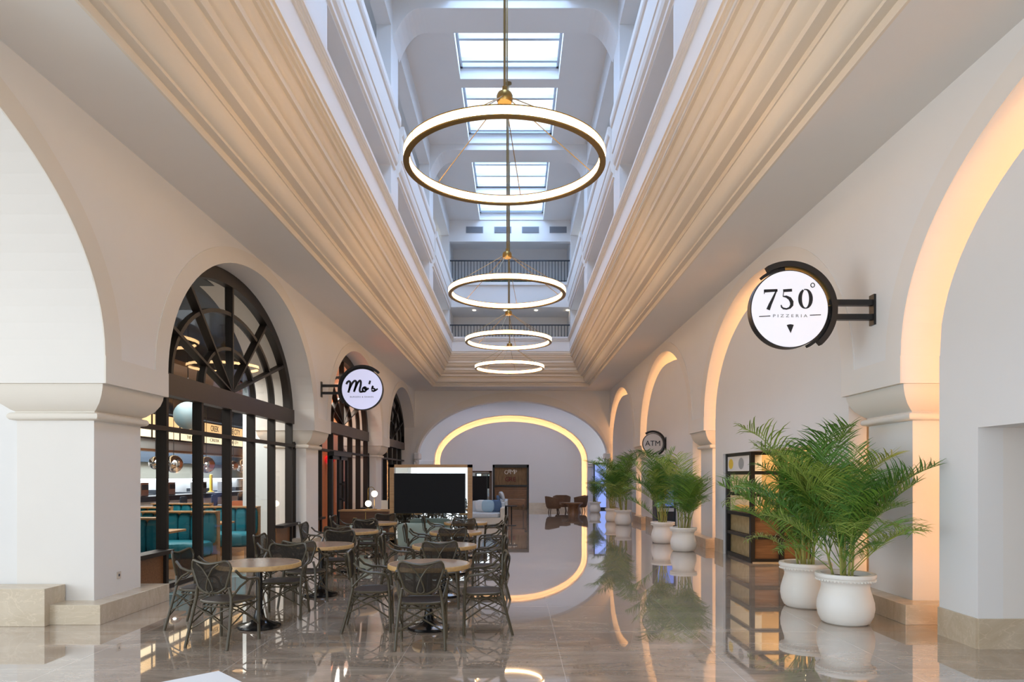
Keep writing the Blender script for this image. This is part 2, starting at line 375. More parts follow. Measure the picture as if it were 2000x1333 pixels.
def arcade(name, xf, xb, pm='plaster', tm='trimcream'):
    root = empty(name, kind='structure')
    mb = MB(); segs = []
    segs.append((PIER[0]-BH-4, PIER[0]-BH, ZB, ZB, ZC+.1, ZC+.1))
    for k, pc in enumerate(PIER[:4]):
        segs.append((pc-BH, pc+BH, ZB, ZB, ZC+.1, ZC+.1))
        c = pc+4.25; us = arch_us(c, AR)
        for i in range(len(us)-1):
            u0, u1 = us[i], us[i+1]
            if u0 > YE: break
            segs.append((u0, u1, ell(c, AR, ZS, AB, u0), ell(c, AR, ZS, AB, u1), ZC+.1, ZC+.1))
    slab(mb, segs, xf, xb, 'y').build('arcade_wall', pm, root, smooth=True)
    sg = 1 if xf > 0 else -1
    # raised ring around each arch
    for k in range(4):
        c = PIER[k]+4.25; n = 44; mb = MB(); inn = arch_pts(c, AR, ZS, AB, n); out = arch_pts(c, AR+.34, ZS, AB+.25, n)
        vs = []; fs = []
        for (a, b) in zip(inn, out):
            if max(a[0], b[0]) > YE-.02: break
            vs += [(xf, a[0], a[1]), (xf-sg*.014, a[0], a[1]), (xf-sg*.014, b[0], b[1]), (xf, b[0], b[1])]
        m_ = len(vs)//4
        for i in range(m_-1):
            for q in range(3): fs.append((i*4+q, i*4+q+1, (i+1)*4+q+1, (i+1)*4+q))
        mb.add(vs, fs); mb.build('archivolt', tm, root, smooth=True)
    for k, pc in enumerate(PIER[:4]):
        t = empty('pier', (0, 0, 0)); t.parent = root
        x0 = xf+sg*.25; x1 = xb-sg*.25
        MB().box(x0, x1, pc-SH, pc+SH, 0, 2.45).build('shaft', pm, t)
        # capital: block, bell, torus as stacked rectangular rings
        prof = [(0, ZS+.0), (0, ZB), (-.035, ZB-.003), (-.04, ZB-.05), (-.065, ZB-.13), (-.12, ZB-.22), (-.2, ZB-.29), (-.235, ZB-.31), (-.235, ZB-.325)]
        for i in range(7):
            a = -pi/2+pi*i/6; prof.append((-.205+.045*cos(a)-.01, ZB-.37-.045*sin(a)))
        prof.append((-.25, ZB-.42))
        mb = MB(); vs = []
        for (o_, z) in prof[1:]:
            u0 = pc-BH-o_*.88; u1 = pc+BH+o_*.88; a0 = xf-sg*o_; a1 = xb+sg*o_
            vs += [(a0, u0, z), (a0, u1, z), (a1, u1, z), (a1, u0, z)]
        fs = [(i*4+q, i*4+(q+1) % 4, (i+1)*4+(q+1) % 4, (i+1)*4+q) for i in range(len(prof)-2) for q in range(4)]
        fs.append((0, 1, 2, 3)); mb.add(vs, fs).build('capital', tm, t, smooth=True)
        MB().box(xf-sg*.02, xf+sg*.0, pc-BH, pc+BH, ZB, ZS).build('impost_block', tm, t)
        MB().box(xf+sg*.0, x1, pc-.82, pc+.80, 0, .23).build('pedestal', 'stone', t, bevel=.004)
    return root
wl = arcade('wall_left', XL, -6.2)
wr = arcade('wall_right', XR, 5.92, 'plaster_daylit', 'plaster')

# socket plate on the front left pier
sk = empty('socket_plate', (-5.03, 8.9, .46), 0, 'small beige socket plate low on the front left pier', 'socket')
MB().box(-.0, .008, -.045, .045, -.045, .045).build('plate', 'socket', sk, bevel=.003)
MB().add([(.009, .018*cos(a*pi/8), .018*sin(a*pi/8)) for a in range(16)], [tuple(range(16))]).build('socket_hole', 'darkmetal', sk)
# stone bench block beside the front left pier
tag(MB().box(-9.5, -5.36, 7.99, 8.36, 0, .43).build('stone_bench_block', 'stone', bevel=.004), 'long cream marble block against the foot of the white wall at far left', 'stone block')
# transverse wall facing the camera behind the first left bay
tag(slab(MB(), [(-16, -5.9, 0, 0, ZC+.1, ZC+.1)], 8.40, 8.7, 'x').build('wall_transverse', 'plaster_daylit'), kind='structure')
# ------------------------------------------------------------------ ceiling over the aisles
ce = empty('ceiling', kind='structure')
mb = MB()
mb.box(-16, -3.75, -3, 8.5, ZC, ZC+.15); mb.box(-6.3, -3.75, 8.5, 31.83, ZC, ZC+.15)
mb.box(3.37, 6.0, -3, 31.83, ZC, ZC+.15); mb.box(-6.3, 6.0, 31.83, YE+.5, ZC, ZC+.15)
mb.build('aisle_soffit', 'plaster', ce)
# cornice of the light well: profile swept along left, end and right
cp = [(-.03, 0), (0, 0), (0, .10), (.10, .10), (.10, .14)]
cp += [(.10+.16*sin(t*pi/12), .14+.20*(1-cos(t*pi/12))) for t in range(1, 7)]
cp += [(.28, .34), (.28, .42), (.41, .42), (.41, .50), (.43, .51), (.47, .525), (.52, .565), (.545, .60), (.545, .66), (.60, .66), (.60, .78)]
cp += [(.60+.11*sin(t*pi/10), .78+.18*(1-cos(t*pi/10))) for t in range(1, 6)]
cp += [(.76, .96), (.76, 1.05), (.775, 1.06), (.80, 1.10), (.815, 1.20), (.86, 1.20), (.86, 1.27), (.90, 1.28), (.90, 1.33), (.93, 1.34), (.93, 1.42),
       (.95, 1.43), (.95, 1.86), (.975, 1.87), (.975, 1.90), (.995, 1.91), (.995, 1.94), (1.015, 1.95), (1.015, 1.98), (1.03, 1.99), (1.03, 2.06), (.80, 2.06)]
Y0 = -3; kk = cp.index((.95, 1.43))
for prof, nm_, mt_ in ((cp[:kk+1], 'cornice', 'cream'), (cp[kk:], 'parapet', 'plaster_daylit')):
  mb = MB(); vs = []
  for (u, v) in prof:
    z = ZC+v; vs += [(-3.72+u, Y0, z), (-3.72+u, 31.8-u, z), (3.34-u, 31.8-u, z), (3.34-u, Y0, z)]
  fs = [(i*4+q, i*4+q+1, (i+1)*4+q+1, (i+1)*4+q) for i in range(len(prof)-1) for q in range(3)]
  mb.add(vs, fs).build(nm_, mt_, ce, smooth=True)

# ------------------------------------------------------------------ upper light well
aw = empty('wall_atrium', kind='structure')
AXL, AXR = -2.92, 2.46; ZR = 13.1
opens = [(-2.6, 2.5), (3.3, 9.5), (10.9, 16.5), (17.5, 23.9), (25.0, 31.0)]
def atrium_side(x0, x1):
    # lower band and top band run full length, piers between the openings
    mb = MB(); mb.box(x0, x1, -3, 31.2, 7.0, 7.72); mb.box(x0, x1, -3, 31.2, 9.05, 10.30); mb.box(x0, x1, -3, 31.2, 12.35, ZR)
    prev = -3
    for (a, b) in opens+[(31.2, 31.2)]:
        if a > prev+.01:
            for (z0, z1) in ((7.72, 9.05), (10.30, 12.35)): mb.box(x0, x1, prev, a, z0, z1)
        prev = b
    mb.build('storey_wall', 'plaster_daylit', aw)
    sg = 1 if x0 < 0 else -1
    xi = x0 if abs(x0) < abs(x1) else x1
    # projecting moulded band at the upper floor, in bay lengths
    for (a, b) in ((-3, 9.9), (10.3, 16.95), (17.35, 24.35), (24.75, 31.2)):
        mb = MB(); vs = []; pr = [(0, 9.1), (.04, 9.12), (.04, 9.2), (.08, 9.26), (.10, 9.36), (.10, 9.5), (.12, 9.52), (.12, 10.1), (.15, 10.14), (.17, 10.2), (.17, 10.36), (0, 10.36)]
        for (o_, z) in pr: vs += [(xi+sg*o_, a, z), (xi+sg*o_, b, z)]
        n = len(pr); fs = [(2*i, 2*i+1, 2*i+3, 2*i+2) for i in range(n-1)]+[tuple(2*i for i in range(n)), tuple(2*i+1 for i in reversed(range(n)))]
        mb.add(vs, fs).build('balcony_band', 'plaster', aw)
    xo = xi-sg*1.9
    mb = MB(); mb.box(xo, xo-sg*.1, -3, 31.2, 7.0, ZR)
    for (z0, z1) in ((6.95, 7.05), (9.1, 10.2), (12.6, 12.7)): mb.box(xi-sg*.3, xo, -3, 31.2, z0, z1)
    mb.build('gallery', 'plaster', aw)
atrium_side(AXL-.34, AXL); atrium_side(AXR, AXR+.34)
# end of the light well: slabs, beam
mb = MB(); mb.box(-4.9, 4.4, 31.2, 33.4, 7.05, 7.70); mb.box(AXL-.3, AXR+.3, 31.2, 33.2, 9.23, 10.33); mb.box(AXL-.3, AXR+.3, 31.2, 31.5, 12.15, ZR)
mb.box(AXL-2, AXR+2, 33.2, 33.4, 7.6, ZR); mb.box(AXL-.3, AXL, 31.2, 33.3, 7.7, ZR); mb.box(AXR, AXR+.3, 31.2, 33.3, 7.7, ZR); mb.box(AXL-.3, AXR+.3, 31.5, 33.3, 12.45, 12.6)
mb.box(AXL, AXR, 31.12, 31.2, 10.2, 10.33); mb.box(AXL, AXR, 31.12, 31.2, 7.6, 7.70)
mb.build('end_gallery', 'plaster_daylit', aw)
tag(MB().box(-5, 4.7, -3.3, -3, ZC, ZR+.3).build('wall_above_entrance', 'plaster'), kind='structure')
# roof with skylight wells
rf = empty('ceiling_roof', kind='structure')
mb = MB(); mb.box(-5, -1.57, -3, 33.4, ZR, ZR+.5); mb.box(1.25, 4.6, -3, 33.4, ZR, ZR+.5)
prev = -3
for (a, b) in SKYLIGHTS+[(33.4, 33.4)]: mb.box(-1.57, 1.25, prev, a, ZR, ZR+.5); prev = b
mb.build('roof_slab', 'plaster_daylit', rf)
for yb in (2.1, 9.45, 16.75, 24.05):                       # cross ribs with rounded haunches
    mb = MB(); segs = []; n = 24; hw = (AXR-AXL)/2; cx = (AXL+AXR)/2
    us = [AXL+(AXR-AXL)*i/60 for i in range(61)]
    f = lambda u: ZR-.2-.75*max(0, (abs(u-cx)-(hw-.75))/.75)**2.6
    segs = [(us[i], us[i+1], f(us[i]), f(us[i+1]), ZR+.01, ZR+.01) for i in range(60)]
    slab(mb, segs, yb, yb+.95, 'x').build('roof_rib', 'plaster_daylit', rf, smooth=True)
for i, (a, b) in enumerate(SKYLIGHTS):
    t = empty('window_%d' % (i+20), kind='structure')
    MB().box(-1.56, 1.24, a, a+.09, ZR+.3, ZR+.42).box(-1.56, 1.24, b-.09, b, ZR+.3, ZR+.42).box(-1.56, -1.50, a, b, ZR+.3, ZR+.42).box(1.18, 1.24, a, b, ZR+.3, ZR+.42).build('skylight_frame', 'skybar', t)
    for q in [a+.12+1.0*m_ for m_ in range(int((b-a-.2)//1.0)+1)]:
        MB().box(-1.5, 1.18, q, q+.10, ZR+.3, ZR+.42).build('skylight_bar', 'skybar', t)
    MB().box(-1.5, 1.18, a+.09, b-.09, ZR+.40, ZR+.41).build('skylight_pane', 'glass', t)
# far railings
def railing(z, h, group, label):
    t = empty('railing', (0, 31.24, z), 0, label, 'railing', group)
    MB().box(AXL+.02, AXR-.02, -.03, .03, h-.05, h).build('handrail', 'darkmetal', t)
    MB().box(AXL+.02, AXR-.02, -.015, .015, .06, .09).build('bottom_rail', 'darkmetal', t)
    n = 38; b0 = MB().box(-.014, .014, -.014, .014, 0, h-.04).build('baluster', 'darkmetal', t); b0.location = (AXL+.12, 0, 0)
    for i in range(1, n):
        b = b0.copy(); COL.objects.link(b); b.location = (AXL+.12+(AXR-AXL-.24)*i/(n-1), 0, 0)
railing(7.70, .76, 'black railings across the end of the light well', 'lower black balcony railing across the far end of the light well')
railing(10.33, 1.0, 'black railings across the end of the light well', 'upper black balcony railing across the far end of the light well')
mb = MB()
for i in range(420):
    x = random.uniform(-2.1, 1.3); y = 31.33+random.uniform(-.05, .18); z = 10.35; h = random.uniform(.08, .24); a = random.uniform(0, 6.28); d = .05
    mb.add([(x, y, z), (x+d*cos(a), y+d*sin(a), z+h*.6), (x+.02, y, z+h), (x-d*cos(a)*.4, y, z+h*.5)], [(0, 1, 2, 3)])
tag(mb.build('balcony_plants', 'leaf2'), 'low green planting behind the upper balcony railing', 'plants', None, 'stuff')
for i, px in enumerate((927, 982, 1036, 1090)):
    x = (px-1006)*31.2/1370; t = empty('air_vent', (x, 31.2, 12.67), 0, 'grey slotted air vent high on the far wall, number %s from the left of four' % ('one', 'two', 'three', 'four')[i], 'vent', 'air vents high on the far wall')
    MB().box(-.38, .38, -.02, 0, -.14, .14).build('vent_frame', 'vent', t)
    mb = MB()
    for k in range(7): mb.box(-.35, .35, -.035, -.02, -.12+k*.037, -.105+k*.037)
    mb.build('vent_slats', 'vent', t)
for i, px in enumerate((926, 987, 1047, 1109)):
    x = (px-1006)*31.7/1370
    o = MB().lathe([(0.001, 0), (.055, 0), (.07, .01), (.07, .03)], 16).build('downlight', 'led_soft', loc=(x, 31.75, 9.20))
    tag(o, 'small round downlight in the soffit between the two balconies, %s from the left' % ('first', 'second', 'third', 'fourth')[i], 'downlight', 'downlights under the upper balcony')
# spotlights perched on the bands
for (sx, xw, side) in ((1, AXL+.02, 'left'), (-1, AXR-.02, 'right')):
    for (y, wh) in ((17.2, 'nearer'), (24.6, 'farther')):
        t = empty('spotlight', (xw, y, 10.36), 0, '%s black spotlight perched on the %s ledge of the light well' % (wh, side), 'spotlight', 'black spotlights on the light well ledges')
        MB().box(-.07, .07, -.06, .06, 0, .03).build('base', 'black', t)
        MB().box(-.05, .09 if sx > 0 else .05, -.05, .05, .05, .17).build('lamp_head', 'black', t, bevel=.01)
        MB().tube([(-.1*sx, 0, .02), (-.1*sx, 0, .1), (-.04*sx, 0, .12)], .02, 8).build('bracket', 'black', t)

# ------------------------------------------------------------------ end wall, lounge bay and lit arch
ew = empty('wall_back', kind='structure')
cx, a1 = -.12, 4.53
us = arch_us(cx, a1)
segs = [(-6.4, us[0], 0, 0, ZC+.1, ZC+.1)]+[(us[i], us[i+1], ell(cx, a1, 2.6, 2.7, us[i]), ell(cx, a1, 2.6, 2.7, us[i+1]), ZC+.1, ZC+.1) for i in range(40)]+[(us[-1], 6.2, 0, 0, ZC+.1, ZC+.1)]
slab(MB(), segs, YE, YE+.6, 'x').build('arch_wall', 'plaster', ew, smooth=True)
mb = MB(); vs = []
for i in range(61):
    t = pi*i/60; u, v = -cos(t), sin(t)
    vs += [(cx+a1*u, YE, 2.6+2.7*v), (cx+a1*u, YE-.03, 2.6+2.7*v), (cx+(a1+.09)*u, YE-.03, 2.6+3.1*v), (cx+(a1+.09)*u, YE, 2.6+3.1*v)]
mb.add(vs, [(i*4+q, i*4+q+1, (i+1)*4+q+1, (i+1)*4+q) for i in range(60) for q in range(3)]).build('archivolt', 'trimcream', ew, smooth=True)
# capitals tucked under the ends of the big arch
for sg, xx in ((1, XL), (-1, XR)):
    mb = MB(); mb.box(xx, xx+sg*.25, YE-.35, YE+.6, 2.5, 2.8); mb.box(xx, xx+sg*.12, YE-.25, YE+.6, 2.36, 2.5)
    mb.build('capital', 'plaster', ew, bevel=.05)
    MB().box(xx, xx+sg*.02, YE-.25, YE, 0, 2.4).build('pilaster', 'plaster', ew)
# bay shell
bs = empty('wall_lounge', kind='structure')
mb = MB(); mb.box(-6.4, 6.2, YE+.6, 40, 5.62, 5.8)
mb.box(-6.4, -6.2, YE, 40, 0, 1.6).box(-6.4, -6.2, YE, 40, 5.0, 5.7).box(6.2, 6.4, YE, 40, 0, 1.6).box(6.2, 6.4, YE, 40, 5.0, 5.7)
mb.box(-6.4, 6.4, 40, 40.2, 0, 5.7)
for sg in (-1, 1): mb.box(sg*6.2, sg*6.4, YE+.6, 34.1, 1.6, 5).box(sg*6.2, sg*6.4, 36.1, 40, 1.6, 5)
mb.build('bay_shell', 'plaster_daylit', bs)
cx2, a2 = -.22, 3.98
def sup(cx, a, zs, b, u, p): return ell(cx, a, zs, b, u, p)
us = arch_us(cx2, a2)
segs = [(-6.3, us[0], 0, 0, 5.65, 5.65)]+[(us[i], us[i+1], sup(cx2, a2, 2.52, 2.35, us[i], 2), sup(cx2, a2, 2.52, 2.35, us[i+1], 2), 5.65, 5.65) for i in range(40)]+[(us[-1], 6.3, 0, 0, 5.65, 5.65)]
slab(MB(), segs, 36.3, 37.3, 'x').build('inner_arch_wall', 'plaster_daylit', bs, smooth=True)
mb = MB(); vs = []
for i in range(61):
    t = pi*i/60; u, v = -cos(t), sin(t)
    vs += [(cx2+a2*u, 36.3, 2.52+2.35*v), (cx2+a2*u, 36.27, 2.52+2.35*v), (cx2+(a2+.38)*u, 36.27, 2.52+2.7*v), (cx2+(a2+.38)*u, 36.3, 2.52+2.7*v)]
mb.add(vs, [(i*4+q, i*4+q+1, (i+1)*4+q+1, (i+1)*4+q) for i in range(60) for q in range(3)]).build('inner_archivolt', 'plaster_daylit', bs, smooth=True)
for sg in (-1, 1):
    MB().box(cx2+sg*a2, cx2+sg*(a2+.75), 36.1, 36.32, 2.3, 2.52).box(cx2+sg*a2, cx2+sg*(a2+.6), 36.18, 36.32, 2.18, 2.3).build('impost', 'plaster_daylit', bs, bevel=.04)

def panel(name, cu, a, b, zs, w0, w1, ax, notch=None, p=2.0, hf=None, base=True, mat='plaster', led=True, ledw=None, label=''):
    root = empty(name, kind='structure'); n = 40
    us = sorted(set(arch_us(cu, a, n)+([notch[0], notch[1]] if notch else [])))
    segs = []
    for i in range(len(us)-1):
        m_ = (us[i]+us[i+1])/2; lo = notch[2] if notch and notch[0] < m_ < notch[1] else 0
        H = hf or (lambda u: ell(cu, a, zs, b, u, p))
        segs.append((us[i], us[i+1], lo, lo, H(us[i]), H(us[i+1])))
    slab(MB(), segs, w0, w1, ax).build('niche_panel', mat, root, smooth=False)
    if base:
        rng = [(cu-a, cu+a)] if not notch else [(cu-a, notch[0]), (notch[1], cu+a)]
        d = .02 if w0 < w1 else -.02
        for (u0, u1) in rng:
            if u1-u0 < .05: continue
            mb = MB()
            if ax == 'y': mb.box(w0-d, w0, u0, u1, 0, .3)
            else: mb.box(u0, u1, w0-d, w0, 0, .3)
            mb.build('plinth', 'stone', root)
    return root
def cove(cu, a, b, zs, w_, ax, p, label, rw=.03):
    pts = []; P = (lambda u, z: (w_, u, z)) if ax == 'y' else (lambda u, z: (u, w_, z))
    pts = [P(cu-a, .35), P(cu-a, zs*.5), P(cu-a, zs)]
    for i in range(1, 48):
        t = pi*i/48; u, v = -cos(t), sin(t); u = (abs(u)**(2/p))*(1 if u > 0 else -1); v = v**(2/p)
        pts.append(P(cu+a*u, zs+b*v))
    pts += [P(cu+a, zs), P(cu+a, zs*.5), P(cu+a, .35)]
    o = MB().tube(pts, rw, 6).build('cove_light_strip', 'led')
    return tag(o, label, 'cove light', 'warm strips of light hidden behind the arch panels')
ords = ('nearest the viewer', 'second from the viewer, behind the pizzeria sign', 'third from the viewer, behind the cash machine sign', 'farthest along the right wall')
notches = [(1.0, 6.97, 2.2), (10.9, 15.5, 2.2), None, (27.6, 31.2, 2.55)]
def side_height(c):
    def h(u):
        e = ell(c-.26, 3.215, 3.02, 2.10, u); a_ = ell(c, AR, ZS, AB, u)-.03
        q = min(1, max(0, ((u-c)/AR+.80)/.62)); q = q*q*(3-2*q)
        return a_*(1-q)+e*q if u < c-.26+3.2 else 3.02
    return h
for k in range(4):
    c = PIER[k]+4.25; H_ = side_height(c); ue = c-.26+3.215
    panel('wall_niche_%d' % (k+1), c-.26, 3.215, 2.1, 3.02, 4.6, 4.85, 'y', notches[k], hf=H_, mat='plaster_daylit')
    root = empty('cove_light_strip', (0, 0, 0), 0, 'warm light strip outlining the right-hand arch %s' % ords[k], 'cove light', 'warm strips of light hidden behind the arch panels')
    us = [c-1.9+(ue-.12-(c-1.9))*(1-(1-i/30)**2) for i in range(31)]
    MB().tube([(4.93, u, H_(u)-.13) for u in us]+[(4.93, ue-.12, 2.6), (4.93, ue-.12, 1.5), (4.93, ue-.12, .35)], .028, 6).build('arch_strip', 'led', root)
    MB().tube([(5.12, c-3.60, .35), (5.12, c-3.60, 2.3)], .02, 6).build('upright_strip', 'led', root)
# backing wall of the right arcade with the same openings
mb = MB(); segs = []; u = -3
for nt_ in [n_ for n_ in notches if n_]:
    segs += [(u, nt_[0], 0, 0, 5.7, 5.7), (nt_[0], nt_[1], nt_[2], nt_[2], 5.7, 5.7)]; u = nt_[1]
segs.append((u, YE, 0, 0, 5.7, 5.7)); slab(mb, segs, 5.3, 5.45, 'y')
for nt_ in [n_ for n_ in notches if n_]:
    mb.box(4.85, 5.3, nt_[0]-.08, nt_[1]+.08, nt_[2], nt_[2]+.08); mb.box(4.85, 5.3, nt_[0]-.08, nt_[0], 0, nt_[2]); mb.box(4.85, 5.3, nt_[1], nt_[1]+.08, 0, nt_[2])
tag(mb.build('wall_right_backing', 'plaster'), kind='structure')
# vestibule in the first niche
mb = MB(); mb.box(5.45, 8, 6.97, 7.1, 0, 2.3); mb.box(5.45, 8, .9, 1.0, 0, 2.3); mb.box(8, 8.1, .9, 7.1, 0, 2.4); mb.box(5.3, 8.1, .9, 7.1, 2.2, 2.35)
tag(mb.build('wall_vestibule', 'plaster_daylit'), kind='structure')
tag(MB().box(4.6, 8, 6.95, 6.97, 0, .3).build('baseboard_vestibule', 'stone'), kind='structure')
# far shopfront niche (dark timber interior)
mb = MB(); mb.box(5.45, 8, 31.2, 31.3, 0, 2.7); mb.box(8, 8.1, 27, 31.3, 0, 2.7); mb.box(5.3, 8, 27, 31.3, 2.55, 2.7); mb.box(5.45, 8, 27.4, 27.6, 0, 2.7)
tag(mb.build('wall_far_shop', 'brownwall'), kind='structure')
t = empty('shop_counter', (6.2, 29.6, 0), 0, 'dark timber counter inside the far right shop opening', 'counter')
MB().box(-.4, .4, -1.2, 1.2, .05, 1.0).build('counter_body', 'walnut', t); MB().box(-.45, .45, -1.25, 1.25, 1.0, 1.05).build('counter_top', 'darkwood', t)
MB().box(-.35, .35, -1.15, 1.15, 0, .05).build('plinth', 'black', t)

# lit panel at the far end
panel('wall_niche_5', cx2, 3.72, 2.07, 2.5, 36.8, 36.95, 'x', (-1.18, .73, 2.31), 2.0, mat='plaster_daylit')
cove(cx2, 3.6, 1.95, 2.5, 37.03, 'x', 2.0, 'warm light strip outlining the wide arch at the far end of the hall', .03)
mb = MB(); mb.box(-6, -1.26, 37.3, 37.5, 0, 5.6); mb.box(.81, 6, 37.3, 37.5, 0, 5.6); mb.box(-1.26, .81, 37.3, 37.5, 2.31, 5.6)
mb.box(-1.26, -1.18, 36.95, 39, 0, 2.4); mb.box(.73, .81, 36.95, 39, 0, 2.4); mb.box(-1.26, .81, 36.95, 39, 2.31, 2.4)
tag(mb.build('wall_back_backing', 'plaster_daylit'), kind='structure')
# camp shopfront
t = empty('shopfront', (-.225, 36.86, 0), 0, 'dark-framed timber shopfront with CAMP lettering at the far end', 'shopfront')
MB().box(-.955, .955, .06, .1, .0, 2.3).build('timber_backing', wood('camp_board', (.15, .085, .03), (.28, .16, .07), .6, (6, 1, 1)), t)
MB().box(-.955, -.85, -.05, .06, 0, 2.3).box(.85, .955, -.05, .06, 0, 2.3).box(-.955, .955, -.05, .06, 2.15, 2.3).box(-.85, .85, -.05, .06, 1.15, 1.24).build('shopfront_frame', 'black', t)
mb = MB()
for k in range(9): mb.box(-.84, .84, .03, .06, .08+k*.118, .08+k*.118+.1)
mb.build('slatted_panel', 'walnut', t)
tx = 0
for ch, xo, zo, sz in (('C', -.24, 1.90, .30), ('A', -.09, 1.93, .34), ('M', .08, 1.92, .36), ('P', .25, 1.91, .30)):
    text('camp_lettering', ch, sz, 'cream_letter', t, (xo, .045, zo), .01)
for ch, xo in (('G', -.19), ('R', 0), ('E', .19)):
    text('red_lettering', ch, .33, 'red_letter', t, (xo, .045, 1.53), .01)

# window in the left side of the lounge bay and lit display on its right
t = empty('window_11', kind='structure')
MB().box(-6.2, -6.1, 34.1, 34.2, 0, 5).box(-6.2, -6.1, 36.0, 36.1, 0, 5).box(-6.2, -6.1, 34.1, 36.1, 2.7, 2.95).box(-6.2, -6.1, 35.05, 35.15, 0, 5).build('window_frame', 'bronze', t)
t = empty('window_display', (4.6, 35.6, 0), 0, 'blue-lit display window at the right of the far lounge', 'display window')
MB().box(-.5, .9, .5, .6, .1, 2.3).build('display_backdrop', 'display', t)
MB().box(-.55, -.5, .44, .62, 0, 2.4).box(.9, .95, .44, .62, 0, 2.4).box(-.55, .95, .44, .62, 2.3, 2.4).box(-.55, .95, .44, .62, 0, .1).build('display_frame', 'darkmetal', t)

# ------------------------------------------------------------------ arched windows of the left arcade
WX = -5.30
def window(idx, cy, door=False, inner='restaurant'):
    root = empty('window_%d' % idx, (0, 0, 0), kind='structure')
    y0, y1 = cy-3.73, cy+3.73
    MB().box(WX-.12, WX+.06, y0, min(y1, 33.3), 2.95, 3.28).build('transom_band', 'bronze_band', root)
    n = 6
    for i in range(1, 7):
        y = y0+.03+i*1.19-(.0)
        if y > 33: break
        MB().box(WX-.13, WX+.03, y-.035, y+.035, 0, 2.95).build('mullion', 'bronze', root)
    for y in (y0+.0, y1-.07):
        if y < 33: MB().box(WX-.13, WX+.03, y, y+.09, 0, 2.95).build('jamb', 'bronze', root)
    ym = min(y1, 33.3)
    MB().box(WX-.07, WX+.04, y0, ym, 2.40, 2.47).build('glazing_bar', 'bronze', root)
    MB().box(WX-.1, WX+.02, y0, ym, 0.0, .07).build('sill_rail', 'bronze', root)
    for (a, b) in ((y0, y0+1.2), (y1-1.25, y1)):
        if b < 33.5: 
            MB().box(WX-.1, WX+.14, a, b, .55, .61).build('ledge', 'bronze', root)
            MB().box(WX-.06, WX-.02, a, b, .07, .55).build('kick_panel', 'walnut', root)
    # lunette
    ZT = 3.28; ring_ = []
    def ering(a, b, w_, d0, d1, nm):
        mb = MB(); vs = []; n_ = 40
        for i in range(n_+1):
            t = pi*i/n_
            for (s_, x) in ((-w_/2, d0), (w_/2, d0), (w_/2, d1), (-w_/2, d1)):
                vs.append((x, cy-(a+s_)*cos(t), ZT+(b+s_)*sin(t)))
        vs = [(x, min(y, 33.35), z) for (x, y, z) in vs]
        mb.add(vs, [(i*4+q, i*4+(q+1) % 4, (i+1)*4+(q+1) % 4, (i+1)*4+q) for i in range(n_) for q in range(4)]+[(0, 1, 2, 3), (n_*4+3, n_*4+2, n_*4+1, n_*4)])
        mb.build(nm, 'bronze', root, smooth=True)
    ering(3.38, 2.08, .24, WX-.13, WX+.03, 'lunette_frame')
    ering(2.30, 1.45, .07, WX-.13, WX+.0, 'lunette_arc'); ering(1.18, .80, .06, WX-.13, WX+.0, 'lunette_arc')
    for deg in (28, 56, 90, 124, 152):
        t = math.radians(deg); e = Vector((0, -3.3*cos(t), 2.03*sin(t))); L = e.length; d = e/L
        nn = Vector((0, -d.z, d.y))*.035; c0 = Vector((0, cy, ZT))
        vs = []
        for x in (WX-.13, WX+.02):
            for (q, s_) in ((0, -.4), (0, .4), (1, 1), (1, -1)):
                p = c0+e*q+nn*s_; vs.append((x, min(p.y, 33.35), p.z))
        MB().add(vs, [(0, 1, 2, 3), (7, 6, 5, 4), (0, 4, 5, 1), (1, 5, 6, 2), (2, 6, 7, 3), (3, 7, 4, 0)]).build('lunette_spoke', 'bronze', root)
    segs = [(y0, y0+.1, 0, 0, 3.0, 3.0)]
    us = [y0+.1+(y1-y0-.2)*i/24 for i in range(25)]
    mb = MB(); 
    for i in range(24):
        h0 = ell(cy, 3.74, ZT-.3, 2.35, us[i]); h1 = ell(cy, 3.74, ZT-.3, 2.35, us[i+1]);
        if us[i+1] > 33.3: break
        mb.add([(WX-.05, us[i], .05), (WX-.05, us[i+1], .05), (WX-.05, us[i+1], h1), (WX-.05, us[i], h0)], [(0, 1, 2, 3)])
    mb.build('window_pane', 'glass', root)
    return root
window(1, PIER[1]+4.25); window(2, PIER[2]+4.25); window(3, PIER[3]+4.25)
# double door in the second window
d = empty('door_1', kind='structure')
for (a, b) in ((20.0, 20.95), (21.0, 21.95)):
    MB().box(WX+.0, WX+.08, a, a+.1, .03, 2.3).box(WX, WX+.08, b-.1, b, .03, 2.3).box(WX, WX+.08, a, b, 2.2, 2.3).box(WX, WX+.08, a, b, .03, .28).build('door_leaf', 'black', d)
MB().box(WX+.16, WX+.19, 20.90, 20.93, .95, 1.55).box(WX+.16, WX+.19, 21.02, 21.05, .95, 1.55).box(WX+.08, WX+.18, 20.86, 20.95, 1.0, 1.05).box(WX+.08, WX+.18, 20.86, 20.95, 1.45, 1.5).box(WX+.08, WX+.18, 21.0, 21.09, 1.0, 1.05).box(WX+.08, WX+.18, 21.0, 21.09, 1.45, 1.5).build('door_handle', 'black', d)
MB().box(WX+.0, WX+.16, 19.9, 22.05, 2.3, 2.42).build('door_head', 'black', d)

